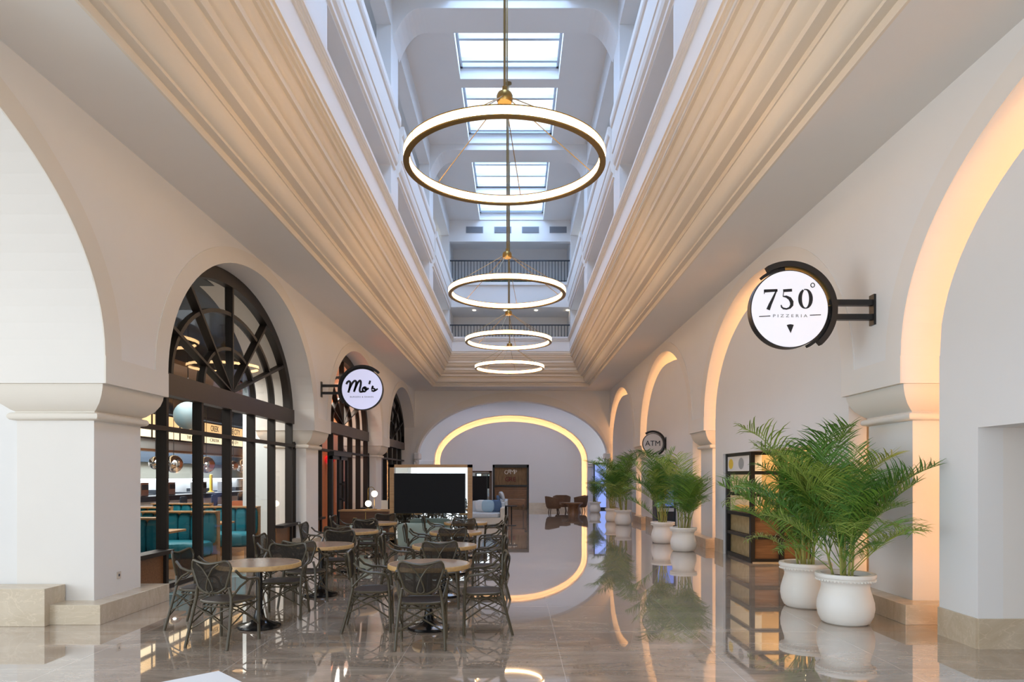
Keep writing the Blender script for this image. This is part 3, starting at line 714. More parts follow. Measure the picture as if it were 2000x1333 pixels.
# ------------------------------------------------------------------ inside the burger restaurant
rs = empty('wall_restaurant', kind='structure')
mb = MB(); mb.box(-13.2, -13, 8.7, 33.6, 0, 5.8); mb.box(-13, -5.5, 8.6, 8.75, 0, 5.8); mb.box(-13, -5.4, 33.3, 33.6, 0, 5.8)
mb.build('shell', 'greydark', rs)
MB().box(-13, -5.9, 8.7, 33.4, 5.45, 5.6).build('restaurant_ceiling', 'greyceil', rs)
MB().box(-13, -5.6, 26.3, 33.3, 0, 5.4).build('timber_lining', 'brownwall', rs) if False else None
mb = MB(); mb.box(-6.4, -6.2, 27.15, 33.3, 0, 5.45); mb.build('timber_wall', 'brownwall', rs)
mb = MB(); mb.box(-6.4, -6.2, 19.6, 26.95, 0, 5.45); mb.build('orange_wall', 'orangewall', rs)
MB().box(-6.95, -5.75, 17.9, 18.1, 0, 3.3).build('cross_wall', 'greywall', rs); MB().box(-6.95, -5.75, 17.9, 18.1, 3.3, 5.45).build('cross_wall_head', 'greydark', rs)
MB().box(-6.4, -5.5, 26.95, 27.15, 0, 5.45).build('cross_wall', 'greywall', rs)
MB().box(-12.4, -9.9, 9.5, 31, 3.5, 3.6).build('kitchen_canopy_top', 'navy', rs)
MB().box(-10.0, -7.8, 12.5, 24, 4.3, 4.4).build('timber_ceiling_raft', 'walnut', rs)
MB().box(-13, -12.85, 9, 33, 0.9, 2.3).build('kitchen_wall_tiles', 'white', rs)
for k, (nm, sx) in enumerate((('red_pendant', 0),)): pass
t = empty('wall_lantern', (-6.05, 22.9, 2.25), 0, 'round red lantern on the orange wall behind the door', 'lantern')
MB().sphere((0, 0, 0), .16).build('lantern_body', 'red', t, True); MB().lathe([(.05, .15), (.05, .2), (.001, .2)], 12).build('lantern_cap', 'black', t)
# menu light boxes hung from the bulkhead
names = ['', '', '', 'THE JEWEL', 'CREEK', 'THE CITY', '']
for row, (z0, z1, mat) in enumerate(((3.06, 3.36, 'menubox'), (2.74, 2.95, 'menuwhite'))):
    for k in range(7):
        y0 = 15.45+k*1.55; t = empty('menu_lightbox', (-9.6, y0, z0), 0,
            '%s %s lit menu box above the kitchen pass' % (('first', 'second', 'third', 'fourth', 'fifth', 'sixth', 'last')[k], ('amber upper', 'cream lower')[row]), 'menu board', 'lit menu boxes above the kitchen')
        MB().box(-.15, 0, 0, 1.5, 0, z1-z0).build('lightbox', mat, t)
        MB().box(-.2, .02, -.05, .0, -.03, z1-z0+.03).box(-.2, .02, 0, 1.5, z1-z0, z1-z0+.04).box(-.2, .02, 0, 1.5, -.04, 0).build('lightbox_frame', 'bronze', t)
        if names[k]: text('menu_lettering', names[k], .26 if row == 0 else .14, 'ink', t, (.01, .75, (z1-z0)/2), .003, rz=pi/2, width=(1.0 if k != 4 else .6) if row == 0 else .7)
t = empty('bulkhead', (-9.7, 14, 2.44), 0, 'pale grey bulkhead strip below the lit menu boxes', 'bulkhead')
MB().box(-.3, 0, 0, 13.6, 0, .26).build('bulkhead_face', 'greywall', t); MB().box(-.3, .05, 0, 13.6, -.06, 0).build('bulkhead_trim', 'walnut', t)
t = empty('extractor_hood', (-12.4, 26.5, 1.62), 0, 'long navy and grey extractor hood over the kitchen range', 'extractor hood')
MB().box(-.5, .1, -6, 6, 0, .56).build('hood_canopy', 'olive', t); MB().box(-.5, .25, -5.6, 5.8, .56, 1.0).build('hood_duct', 'navy', t)
MB().box(-.45, .05, -5.9, 5.9, -.03, 0).build('hood_lamp', 'menuled', t)
t = empty('kitchen_counter', (-10.2, 22.5, 0), 0, 'long white kitchen counter with dark stone top in the restaurant', 'counter')
MB().box(-.3, .3, -5.5, 5.5, 0, 1.02).build('counter_body', 'white', t); MB().box(-.35, .38, -5.55, 5.55, 1.02, 1.16).build('counter_top', 'darkmetal', t)
t = empty('back_counter', (-12.3, 26.3, 0), 0, 'stainless steel cooking range along the kitchen back wall', 'cooking range')
MB().box(-.4, .4, -5, 5, 0, .92).build('range_body', 'steel', t)
mb = MB()
for k in range(9): mb.box(-.3, .3, -4.8+k*1.08, -4.1+k*1.08, .92, 1.0+.12*(k % 3))
mb.build('range_top', 'darkmetal', t)
for k, (y, x) in enumerate(((18.9, -10.15), (20.4, -10.15), (22.6, -10.2), (24.4, -10.1))):
    t = empty('serving_machine', (x, y, 1.16), 0, '%s steel appliance on the kitchen counter' % ('first', 'second', 'third', 'fourth')[k], 'appliance', 'appliances on the kitchen counter')
    MB().box(-.18, .18, -.2, .2, 0, .38).build('machine_body', 'steel', t, bevel=.02); MB().box(.18, .2, -.14, .14, .18, .32).build('machine_panel', 'darkmetal', t)
t = empty('bottle_rack', (-10.1, 23.3, 1.16), 0, 'amber glass dispenser tower on the kitchen counter', 'dispenser')
MB().lathe([(.001, 0), (.1, 0), (.1, .04), (.05, .06), (.05, .6), (.001, .62)], 14).build('tower', 'yellow', t, True); MB().lathe([(.13, 0), (.13, .02), (.001, .02)], 14).build('tower_base', 'steel', t)
# chrome globe pendants
for k, (x, y, z, r) in enumerate(((-9.2, 17.95, 2.05, .17), (-9.2, 18.9, 2.04, .24), (-9.2, 20.9, 2.05, .25), (-9.2, 22.9, 2.05, .16), (-9.2, 23.7, 2.05, .22))):
    t = empty('globe_pendant', (x, y, z), 0, 'mirrored chrome globe pendant over the bar, %s of five' % ('first', 'second', 'third', 'fourth', 'fifth')[k], 'pendant lamp', 'chrome globe pendants over the bar')
    MB().sphere((0, 0, 0), r).build('globe', 'chrome', t, True); MB().tube([(0, 0, r), (0, 0, 2.05)], .008, 6).build('cord', 'black', t)
t = empty('opal_globe_pendant', (-7.6, 16.3, 3.12), 0, 'pale blue opal globe pendant near the restaurant window', 'pendant lamp')
MB().sphere((0, 0, 0), .32).build('globe', 'blueglobe', t, True); MB().tube([(0, 0, .31), (0, 0, 2.3)], .01, 6).build('cord', 'black', t)
# booths: teal channelled benches with oak plinth and cap
def booth():
    t = empty('booth_bench', (0, 0, 0), 0, 'x', 'booth', 'teal booths behind the restaurant window')
    MB().box(-.72, .72, -.45, .40, 0, .18).build('plinth', 'oak', t)
    MB().cushion(-.72, .72, -.42, .42, .18, .48).build('seat', 'teal', t, True)
    mb = MB()
    for k in range(6): mb.cushion(-.72+k*.24, -.48+k*.24, -.48, -.30, .40, 1.0, e=2.2)
    mb.build('backrest', 'teal', t, True)
    MB().box(-.74, .74, -.52, -.40, 0, 1.02).box(-.74, .74, -.53, -.28, 1.0, 1.03).build('back_frame', 'oak', t)
    return t
b0 = booth(); spots = [(-6.55, 11.2), (-6.55, 13.3), (-6.55, 15.5), (-8.4, 15.2), (-8.4, 17.3), (-8.4, 13.1)]
lab = ['nearest bench, against the window', 'second bench along the window', 'third bench along the window', 'middle bench of the inner row', 'far bench of the inner row', 'near bench of the inner row']
for k, (x, y) in enumerate(spots):
    b = b0 if k == 0 else copy_tree(b0); b.location = (x, y, 0); b.rotation_euler = (0, 0, pi); b['label'] = 'teal velvet booth, '+lab[k]
def btable():
    t = empty('booth_table', (0, 0, 0), 0, 'x', 'table', 'oak topped tables between the teal booths')
    MB().box(-.55, .55, -.3, .3, .72, .76).build('tabletop', 'oak', t, bevel=.008)
    MB().tube([(0, 0, .02), (0, 0, .72)], .03, 12).build('column', 'steel', t, True); MB().lathe([(.2, 0), (.2, .015), (.03, .03), (.001, .03)], 20).build('base', 'steel', t, True)
    return t
q0 = btable()
for k, (x, y) in enumerate(((-6.5, 10.35), (-6.5, 12.4), (-6.5, 14.6), (-8.3, 14.2), (-8.3, 16.3))):
    b = q0 if k == 0 else copy_tree(q0); b.location = (x, y, 0)
    b['label'] = 'narrow oak booth table, '+('nearest along the window', 'second along the window', 'third along the window', 'nearer one of the inner row', 'farther one of the inner row')[k]
def stool():
    t = empty('bar_stool', (0, 0, 0), 0, 'x', 'bar stool', 'bar stools in front of the kitchen counter')
    MB().cushion(-.2, .2, -.2, .2, .74, .80).build('seat', 'navy', t, True)
    MB().cushion(-.2, -.16, -.2, .2, .80, 1.15).build('backrest', 'navy', t, True)
    for sx in (-1, 1):
        for sy in (-1, 1): MB().tube([(sx*.16, sy*.16, .74), (sx*.22, sy*.22, 0)], .012, 6).build('leg', 'chrome', t)
    MB().tube([(-.19, -.19, .25), (.19, -.19, .25), (.19, .19, .25), (-.19, .19, .25)], .01, 6, True).build('footrest', 'chrome', t)
    return t
s0 = stool()
for k in range(7):
    b = s0 if k == 0 else copy_tree(s0); b.location = (-9.35, 18.4+k*1.0, 0); b.rotation_euler = (0, 0, pi)
    b['label'] = 'navy bar stool with chrome legs, %s along the kitchen counter' % ('first', 'second', 'third', 'fourth', 'fifth', 'sixth', 'seventh')[k]
for k, (x, y) in enumerate(((-8.6, 21.6), (-8.5, 22.6))):
    t = empty('orange_chair', (x, y, 0), 0, 'orange dining chair in the restaurant, %s' % ('nearer', 'farther')[k], 'chair', 'orange chairs in the restaurant')
    MB().cushion(-.22, .22, -.22, .22, .44, .5).build('seat', 'orangecloth', t, True); MB().cushion(-.22, .22, .18, .23, .5, .95).build('backrest', 'orangecloth', t, True)
    for sx in (-1, 1):
        for sy in (-1, 1): MB().tube([(sx*.18, sy*.18, .44), (sx*.2, sy*.2, 0)], .015, 6).build('leg', 'walnut', t)

# ------------------------------------------------------------------ pizza counter on the right
mb = MB(); mb.box(5.45, 9, 15.5, 15.62, 0, 2.9); mb.box(9, 9.1, 10.5, 15.6, 0, 2.9); mb.box(5.45, 9, 10.7, 10.9, 0, 2.9); mb.box(5.45, 9, 10.7, 15.6, 2.75, 2.9)
tag(mb.build('wall_pizzeria', 'amber'), kind='structure')
tag(MB().box(5.3, 5.45, 10.9, 15.5, 2.2, 2.8).build('trim_1', 'plaster'), kind='structure')
k_ = empty('display_counter', (4.68, 13.86, 0), 0, 'black-framed glass pizza display counter with loaves, beside the big palms', 'display counter')
LW, LD = 1.62, 2.2   # side length along the hall wall, width facing the viewer
fr = MB(); zs_ = [.04, .50, .93, 1.34, 1.78, 2.17]
for z in zs_:
    fr.box(-.02, .04, 0, LW, z-.035, z+.035); fr.box(0, LD, -.02, .04, z-.035, z+.035)
for y in (0, LW-.05): fr.box(-.03, .05, y-.03, y+.07, 0, 2.2)
for x in (.58, 1.2, LD-.05): fr.box(x-.03, x+.05, -.03, .05, 0, 2.2)
fr.build('counter_frame', 'black', k_)
MB().box(.06, .08, .05, LW, .07, .47).box(.06, .08, .05, LW, .54, .9).build('timber_panel', wood('pale_timber', (.34, .26, .12), (.46, .36, .19), .5, (1, 3, 3)), k_)
MB().box(.06, LD, .05, .08, .07, .9).build('front_timber_panel', 'walnut', k_)
MB().box(0.005, .012, .05, LW, .93, 2.15).build('side_glass', 'glass', k_); MB().box(.05, LD, 0.0, .008, .93, 2.15).build('front_glass', 'glass', k_)
MB().box(-.012, .0, .05, LW-.07, 1.82, 2.13).build('poster_panel', 'white', k_)
mb = MB(); mb.add([(-.015, LW-.32+.16*cos(2*pi*i/24), 1.975+.11*sin(2*pi*i/24)) for i in range(24)], [tuple(range(24))]); mb.build('yellow_disc', 'yellow', k_)
mb = MB(); mb.add([(-.015, .62+.17*cos(2*pi*i/24), 1.975+.12*sin(2*pi*i/24)) for i in range(24)], [tuple(range(24))]); mb.build('grey_print', 'greyart', k_)
MB().box(1.5, 1.55, .1, LW, .98, 2.1).build('back_board', 'amber', k_)
MB().box(.1, LD, .1, LW, .93, .98).build('shelf', 'walnut', k_)
MB().box(0, LD, -.04, LW, 0, .02).build('plinth', 'steel', k_)
for i in range(16):
    x = .2+(i % 5)*.24+random.uniform(-.03, .03); y = .3+(i//5)*.36+random.uniform(-.04, .04)
    o = MB().sphere((0, 0, 0), 1, 14, 8).build('bread_loaf', 'bread', None, True); o.scale = (.10, .15, .06); o.location = (4.68+x, 13.86+y, 1.04); o.rotation_euler = (0, 0, random.uniform(-.6, .6))
    tag(o, 'golden loaf on the shelf inside the glass pizza counter', 'bread', 'golden loaves on the display shelf')
t = empty('wall_shelf_unit', (8.4, 13.2, 0), 0, 'dark timber shelving at the back of the pizza shop', 'shelving')
mb = MB()
for k in range(5): mb.box(-.2, .3, -2, 2, .4+k*.5, .44+k*.5)
mb.build('shelves', 'darkwood', t)
MB().box(.3, .34, -2, 2, 0, 2.6).build('back_panel', 'darkwood', t)

# ------------------------------------------------------------------ signs
def sign_bracket(t, sg, L):
    # plate on the pier, two arms, towards the disc
    MB().box(sg*(L)-.02, sg*L+.02 if sg > 0 else sg*L+.02, -.06, .06, -.19, .19).build('wall_plate', 'black', t)
    for z in (.09, -.09): MB().box(min(sg*.5, sg*L), max(sg*.5, sg*L), -.04, .04, z-.035, z+.035).build('bracket_arm', 'black', t)
def S(pts, c, k): return [((x-c[0])*k, (c[1]-y)*k) for (x, y) in pts]
# 750 pizzeria
sg7 = empty('round_hanging_sign', (3.42, 8.80, 3.80), 0, 'large round lit 750 pizzeria sign on a black bracket, right-hand pier', 'sign')
MB().disc(.487, -.06, .06, n=72).build('drum', 'black', sg7, True)
MB().disc(.475, -.066, -.058, n=72).build('sign_face', 'signface', sg7)
MB().ring(.53, .60, -.07, .03, math.radians(-48), math.radians(118)).build('arc_band', 'black', sg7, True)
MB().ring(.50, .535, -.02, .08, math.radians(-60), math.radians(128)).build('rear_arc_band', 'black', sg7, True)
MB().ring(.488, .532, -.03, -.025, math.radians(5), math.radians(95)).build('brass_strip', 'brass', sg7)
sign_bracket(sg7, 1, 1.07)
c = (668, 715); k = .475/520
mb = MB(); y0, y1 = -.070, -.066
mb.ribbon(S([(318, 472), (500, 462)], c, k), [42*k, 34*k], y0, y1); mb.ribbon(S([(322, 455), (320, 512)], c, k), [14*k, 8*k], y0, y1)
mb.ribbon(S([(488, 462), (440, 570), (400, 655), (372, 726)], c, k), [18*k, 32*k, 42*k, 50*k], y0, y1)
mb.build('numeral', 'ink', sg7)
mb = MB(); mb.ribbon(S([(578, 468), (698, 460)], c, k), [38*k, 38*k], y0, y1); mb.ribbon(S([(586, 470), (576, 545)], c, k), [10*k, 10*k], y0, y1)
mb.ribbon(S([(574, 545), (620, 548), (668, 575), (694, 620), (694, 665), (668, 700), (625, 716), (580, 710), (556, 690), (550, 662)], c, k), [12*k, 30*k, 44*k, 50*k, 44*k, 30*k, 22*k, 24*k, 20*k, 14*k], y0, y1)
mb.build('numeral', 'ink', sg7)
mb = MB(); P = []; W = []
for i in range(49):
    a = math.radians(112+352*i/48); P.append((882+74*cos(a), 578-128*sin(a))); W.append((13+38*abs(cos(a))**1.3)*k)
mb.ribbon(S(P, c, k), W, y0, y1); mb.build('numeral', 'ink', sg7)
mb = MB(); mb.ribbon(S([(980+26*cos(2*pi*i/20), 392-28*sin(2*pi*i/20)) for i in range(20)], c, k), 11*k, y0, y1, True); mb.build('degree_ring', 'ink', sg7)
mb = MB(); mb.ribbon(S([(250, 820), (402, 812)], c, k), 11*k, y0, y1).ribbon(S([(942, 802), (1092, 796)], c, k), 11*k, y0, y1); mb.build('dash_lines', 'ink', sg7)
text('pizzeria_lettering', 'PIZZERIA', .052, 'inkgrey', sg7, ((672-c[0])*k, -.066, (c[1]-812)*k), .002, spacing=1.6, width=468*k)
mb = MB(); pts = S([(626, 936), (650, 928), (675, 925), (700, 928), (722, 934), (680, 1046)], c, k)
mb.add([(x, y0, z) for x, z in pts]+[(x, y1, z) for x, z in pts], [tuple(range(6)), tuple(reversed(range(6, 12)))]+[(i, 6+i, 6+(i+1) % 6, (i+1) % 6) for i in range(6)]); mb.build('slice_emblem', 'ink', sg7)
# Mo's
sm = empty('round_hanging_sign', (-3.76, 17.3, 3.85), 0, "round lit Mo's burgers and shakes sign on a black bracket, left-hand pier", 'sign')
MB().disc(.515, -.06, .06, n=72).build('drum', 'black', sm, True)
MB().disc(.495, -.066, -.058, n=72).build('sign_face', 'signface_blue', sm)
MB().ring(.54, .60, -.07, .03, math.radians(45), math.radians(215)).build('arc_band', 'black', sm, True)
MB().ring(.515, .55, -.02, .08, math.radians(60), math.radians(230)).build('rear_arc_band', 'black', sm, True)
MB().box(-1.04, -1.0, -.06, .06, -.19, .19).build('wall_plate', 'black', sm)
for z in (.09, -.09): MB().box(-1.0, -.5, -.04, .04, z-.03, z+.03).build('bracket_arm', 'black', sm)
c = (642, 735); k = .495/518
def smooth_pts(P, n=5):
    out = []
    for i in range(len(P)-1):
        p0 = P[max(i-1, 0)]; p1 = P[i]; p2 = P[i+1]; p3 = P[min(i+2, len(P)-1)]
        for j in range(n):
            t = j/n; out.append(tuple(.5*((2*p1[d])+(-p0[d]+p2[d])*t+(2*p0[d]-5*p1[d]+4*p2[d]-p3[d])*t*t+(-p0[d]+3*p1[d]-3*p2[d]+p3[d])*t**3) for d in range(2)))
    return out+[P[-1]]
mb = MB()
for P in ([(240, 608), (262, 560), (305, 530), (338, 560), (332, 650), (312, 740), (290, 825)], [(305, 770), (345, 670), (400, 570), (455, 520), (492, 545), (485, 630), (460, 720), (435, 805)],
          [(445, 770), (490, 660), (540, 560), (590, 515), (612, 550), (606, 640), (585, 730), (590, 795), (640, 800), (680, 775)]):
    mb.ribbon(S(smooth_pts(P), c, k), 52*k, -.071, -.066)
mb.build('script_lettering', 'ink', sm)
mb = MB().ribbon(S(smooth_pts([(712, 685), (672, 705), (655, 750), (680, 793), (725, 785), (752, 735), (735, 690), (700, 690), (722, 735), (770, 740), (810, 705)]), c, k), 48*k, -.071, -.066); mb.build('script_lettering', 'ink', sm)
MB().ribbon(S([(852, 515), (826, 608)], c, k), 48*k, -.071, -.066).build('apostrophe', 'ink', sm)
MB().ribbon(S(smooth_pts([(930, 650), (905, 690), (930, 715), (968, 735), (970, 768), (935, 785), (885, 765)]), c, k), 46*k, -.071, -.066).ribbon(S(smooth_pts([(940, 785), (990, 765), (1045, 722)]), c, k), 40*k, -.071, -.066).ribbon(S([(930, 652), (885, 745)], c, k), 38*k, -.071, -.066).build('script_lettering', 'ink', sm)
text('small_lettering', 'BURGERS & SHAKES', .05, 'ink', sm, ((632-c[0])*k, -.066, (c[1]-935)*k), .002, spacing=1.2, width=600*k)
# ATM sign
sa = empty('round_hanging_sign', (4.19, 21.35, 2.70), 0, 'small round white ATM sign on a black bracket above the palms', 'sign')
MB().disc(.30, -.03, .03, n=56).build('sign_face', 'signface_off', sa, True)
MB().ring(.30, .318, -.035, .035).build('rim', 'black', sa, True)
MB().ring(.335, .40, -.04, .04, math.radians(-60), math.radians(125)).build('arc_band', 'black', sa, True)
for z in (.09, -.09): MB().box(.36, .41, -.03, .03, z-.03, z+.03).build('bracket_arm', 'black', sa)
MB().box(.385, .41, -.03, .03, -.2, .2).build('wall_plate', 'black', sa)
text('atm_lettering', 'ATM', .23, 'ink', sa, (0, -.033, 0), .003)
# cash machine below
t = empty('cash_machine', (4.28, 20.3, 0), 0, 'slim blue cash machine standing behind the middle pair of palms', 'cash machine')
MB().box(-.25, .3, -.25, .3, 0, 1.45).build('machine_body', 'darkmetal', t, bevel=.02); MB().box(-.2, .25, -.27, -.25, .85, 1.35).build('machine_screen', 'atm', t)
MB().box(-.22, .25, -.30, -.25, .70, .80).build('keypad_shelf', 'steel', t)

# ------------------------------------------------------------------ ring chandeliers
def chandelier():
    t = empty('ring_chandelier', (0, 0, 0), 0, 'x', 'chandelier', 'glowing ring chandeliers hanging down the light well')
    R = 1.25
    def hoop(r0, r1, z0, z1, nm, mt, n=96):
        mb = MB(); vs = []
        for k in range(n):
            a = 2*pi*k/n
            for (r, z) in ((r0, z0), (r1, z0), (r1, z1), (r0, z1)): vs.append((r*cos(a), r*sin(a), z))
        mb.add(vs, [(k*4+q, k*4+(q+1) % 4, ((k+1) % n)*4+(q+1) % 4, ((k+1) % n)*4+q) for k in range(n) for q in range(4)])
        return mb.build(nm, mt, t, True)
    hoop(R-.075, R, 0, .018, 'brass_underside', 'brass'); hoop(R-.075, R, .112, .125, 'brass_top', 'brass')
    hoop(R-.015, R-.003, .018, .112, 'outer_diffuser', 'lum'); hoop(R-.072, R-.06, .018, .112, 'inner_diffuser', 'lum')
    for k in range(3):
        a = 2*pi*k/3+1.62; c_, s_ = cos(a), sin(a)
        MB().add([((R+.002)*cos(a+d), (R+.002)*sin(a+d), z) for d in (-.003, .003) for z in (.018, .112)]+[((R-.078)*cos(a+d), (R-.078)*sin(a+d), z) for d in (-.003, .003) for z in (.018, .112)], [(0, 1, 3, 2), (4, 5, 7, 6), (0, 4, 5, 1), (2, 6, 7, 3)]).build('joint_strip', 'brass', t)
    MB().lathe([(.001, .80), (.085, .80), (.10, .83), (.10, .89), (.085, .92), (.03, .94), (.03, 1.0), (.001, 1.0)], 24).build('hub', 'brass', t, True)
    for k in range(6):
        a = pi/3*k+.35; MB().tube([(.09*cos(a), .09*sin(a), .84), ((R-.05)*cos(a), (R-.05)*sin(a), .12)], .006, 6).build('suspension_cable', 'rod', t)
    MB().tube([(0, 0, .98), (0, 0, 13.1-5.57)], .016, 8).build('drop_rod', 'rod', t)
    MB().lathe([(.001, 7.53), (.09, 7.53), (.09, 7.49), (.03, 7.46), (.001, 7.46)], 16).build('ceiling_rose', 'rod', t)
    return t
c0 = chandelier()
for k, (x, y) in enumerate(((-.13, 8.74), (-.17, 14.97), (-.19, 20.3), (-.2, 25.3))):
    b = c0 if k == 0 else copy_tree(c0); b.location = (x, y, 5.57)
    b['label'] = 'brass and opal ring chandelier, %s' % ('largest and nearest in the picture', 'second from the viewer, before the balconies', 'third from the viewer', 'farthest and smallest')[k]

# ------------------------------------------------------------------ tables and rattan chairs
def table():
    t = empty('bistro_table', (0, 0, 0), 0, 'x', 'table', 'round bistro tables in two rows')
    R = .46
    MB().lathe([(.001, .733), (R-.02, .733), (R-.02, .735), (.001, .735)][:3]+[(.001, .7351)], 64).build('tabletop', 'tabletop', t)
    MB().lathe([(.001, .682), (R-.01, .682), (R, .69), (R, .728), (R-.004, .734), (R-.018, .7345), (R-.018, .732), (.001, .732)], 64).build('edge_band', 'tableedge', t, True)
    MB().lathe([(.001, 0), (.235, 0), (.24, .012), (.23, .03), (.17, .045), (.11, .065), (.065, .105), (.05, .17), (.045, .2), (.001, .2)], 40).build('base', 'cast', t, True)
    MB().lathe([(.036, .18), (.036, .66), (.001, .66)], 20).build('column', 'cast', t, True)
    MB().box(-.25, .25, -.03, .03, .655, .69).box(-.03, .03, -.25, .25, .655, .69).build('cross_brace', 'cast', t)
    return t
def ztop(s): 
    a = abs(s); return .842+.030*min(1, a/.72)**1.6-(.075*max(0, (a-.72)/.28)**2.2)
def zbot(s): a = abs(s); return .545+.055*max(0, (a-.3)/.7)**2.2
def Wt(t): return .135+.115*(t**.85)
def yb(x, z): return -.235-.16*(z-.5)+.95*x*x
def bp(s, t):
    z = zbot(s)+t*(ztop(s)-zbot(s)); x = s*Wt((z-.545)/.325 if z > .545 else 0); return (x, yb(x, z), z)
def chair():
    t = empty('rattan_chair', (0, 0, 0), 0, 'x', 'chair', 'rattan bistro chairs around the round tables')
    n, m = 18, 10
    vs = [bp(-1+2*i/n, j/m) for j in range(m+1) for i in range(n+1)]
    fs = [(j*(n+1)+i, j*(n+1)+i+1, (j+1)*(n+1)+i+1, (j+1)*(n+1)+i) for j in range(m) for i in range(n)]
    MB().add(vs, fs).build('backrest', 'weave', t, True)
    loop = [bp(-1+2*i/20, 1) for i in range(21)]+[bp(1, 1-j/8) for j in range(1, 8)]+[bp(1-2*i/20, 0) for i in range(21)]+[bp(-1, j/8) for j in range(1, 8)]
    MB().tube(loop, .013, 7, True).build('back_frame', 'rattan', t, True)
    # crossing strands on the back
    mb = MB()
    for sx in (-1, 1):
        P = smooth_pts([(sx*.13, .845), (sx*.065, .80), (sx*.015, .73), (-sx*.005, .69), (-sx*.03, .62), (-sx*.035, .575), (-sx*.01, .555)], 4)
        mb.tube([(x, yb(x, z)-.02, z) for x, z in P], .0075, 6)
    mb.build('back_strands', 'rattan', t, True)
    # seat
    pts = []
    for i in range(40):
        a = 2*pi*i/40; cx_, sy_ = cos(a), sin(a); ex = 2/3.2
        x = (abs(cx_)**ex)*(1 if cx_ > 0 else -1); y = (abs(sy_)**ex)*(1 if sy_ > 0 else -1)
        pts.append((x*(.235+.02*y), .0+y*.215))
    mb = MB(); mb.add([(x, y, .452) for x, y in pts]+[(x*.6, y*.6, .446) for x, y in pts]+[(0, 0, .444)], [(i, (i+1) % 40, 40+(i+1) % 40, 40+i) for i in range(40)]+[(40+i, 40+(i+1) % 40, 80) for i in range(40)])
    mb.add([(x, y, .436) for x, y in pts], [tuple(reversed(range(40)))]); mb.build('seat', 'seatweave', t, True)
    MB().tube([(x, y, .444) for x, y in pts], .014, 7, True).tube([(x*.93, y*.93, .40) for x, y in pts], .009, 6, True).build('seat_frame', 'rattan', t, True)
    for sx in (-1, 1):
        MB().tube([(sx*.245, -.32, 0), (sx*.235, -.265, .2), (sx*.215, -.215, .42), (sx*.205, -.20, .5), (sx*.185, -.212, .60)], .016, 8).build('leg', 'rattan', t, True)
        MB().tube([(sx*.235, .205, 0), (sx*.23, .20, .3), (sx*.235, .195, .46), (sx*.245, .185, .58)], .016, 8).build('leg', 'rattan', t, True)
        A = [(sx*.243, -.185, .77), (sx*.262, -.12, .70), (sx*.272, -.03, .668), (sx*.275, .07, .662), (sx*.268, .145, .648), (sx*.252, .18, .61), (sx*.243, .188, .56)]
        MB().tube(A, .015, 8).build('arm', 'rattan', t, True)
        MB().tube([(sx*.215, -.21, .50), (sx*.245, -.12, .60), (sx*.266, -.02, .655)], .011, 7).build('arm_brace', 'rattan', t, True)
        mb = MB()
        mb.tube([(sx*.235, -.255, .22), (sx*.232, -.03, .33), (sx*.23, .19, .42)], .008, 6).tube([(sx*.218, -.22, .40), (sx*.232, 0, .30), (sx*.234, .20, .16)], .008, 6)
        mb.build('side_brace', 'rattan', t, True)
    for y, z0 in ((-.25, .0), (.20, .0)):
        mb = MB(); q = -.235 if y < 0 else .205
        for sx in (-1, 1): mb.tube([(sx*.235, y-.01 if y < 0 else q, .17), (0, y+.01 if y < 0 else q, .31), (-sx*.20, y+.03 if y < 0 else q, .40)], .008, 6)
        mb.build('cross_brace', 'rattan', t, True)
    for sx in (-1, 1):
        for sy in (-1, 1): MB().tube([(sx*.225, sy*.2 if sy > 0 else -.23, .30), (sx*.12, sy*.12, .41)], .007, 6).build('corner_brace', 'rattan', t, True)
    return t
T0 = table(); C0 = chair()
T = [('R', -.97, 7.9), ('L', -2.91, 7.98), ('R', -1.01, 10.04), ('L', -2.79, 10.1), ('R', -1.05, 12.4), ('L', -2.93, 12.65), ('R', -1.05, 14.9), ('L', -2.97, 14.9)]
rown = {7: 'front', 10: 'second', 12: 'third', 14: 'rear'}
chairs = []
for k, (sd, x, y) in enumerate(T):
    b = T0 if k == 0 else copy_tree(T0); b.location = (x, y, 0)
    row = rown[int(y)]; side = 'right-hand' if sd == 'R' else 'left-hand'
    b['label'] = 'round oak-edged bistro table, %s one of the %s row' % (row, side)
    if sd == 'R':
        chairs += [(x+.02 if k else -.95, y-.70, .06, 'back to the viewer, near side', row, side), (x-.63, y-.0, -pi/2+.12, 'facing right, left side', row, side), (x+.61, y-.12, pi/2+.06, 'facing left, right side', row, side)]
    else:
        chairs += [(x-.02+(-.05 if k == 1 else 0), y-.72, -.05+(-.22 if k == 1 else 0), 'back to the viewer, near side', row, side), (x-.66, y+.05, -pi/2-.05, 'facing right, left side', row, side), (x+.1, y+.55, pi+.12, 'facing the viewer, far side', row, side)]
for k, (x, y, rz, wh, row, side) in enumerate(chairs):
    b = C0 if k == 0 else copy_tree(C0); b.location = (x, y, 0); b.rotation_euler = (0, 0, rz)
    b['label'] = 'dark rattan armchair %s of the %s %s table' % (wh, row, side)
# white low table at the bottom edge of the picture
t = empty('low_white_table', (-1.93, 3.92, 0), math.radians(45), 'white square low table, only its corner showing at the bottom edge', 'table')
MB().box(-.46, .46, -.46, .46, .41, .45).build('tabletop', 'white', t, bevel=.004)
for sx in (-1, 1):
    for sy in (-1, 1): MB().box(sx*.43-.02, sx*.43+.02, sy*.43-.02, sy*.43+.02, 0, .41).build('leg', 'white', t)
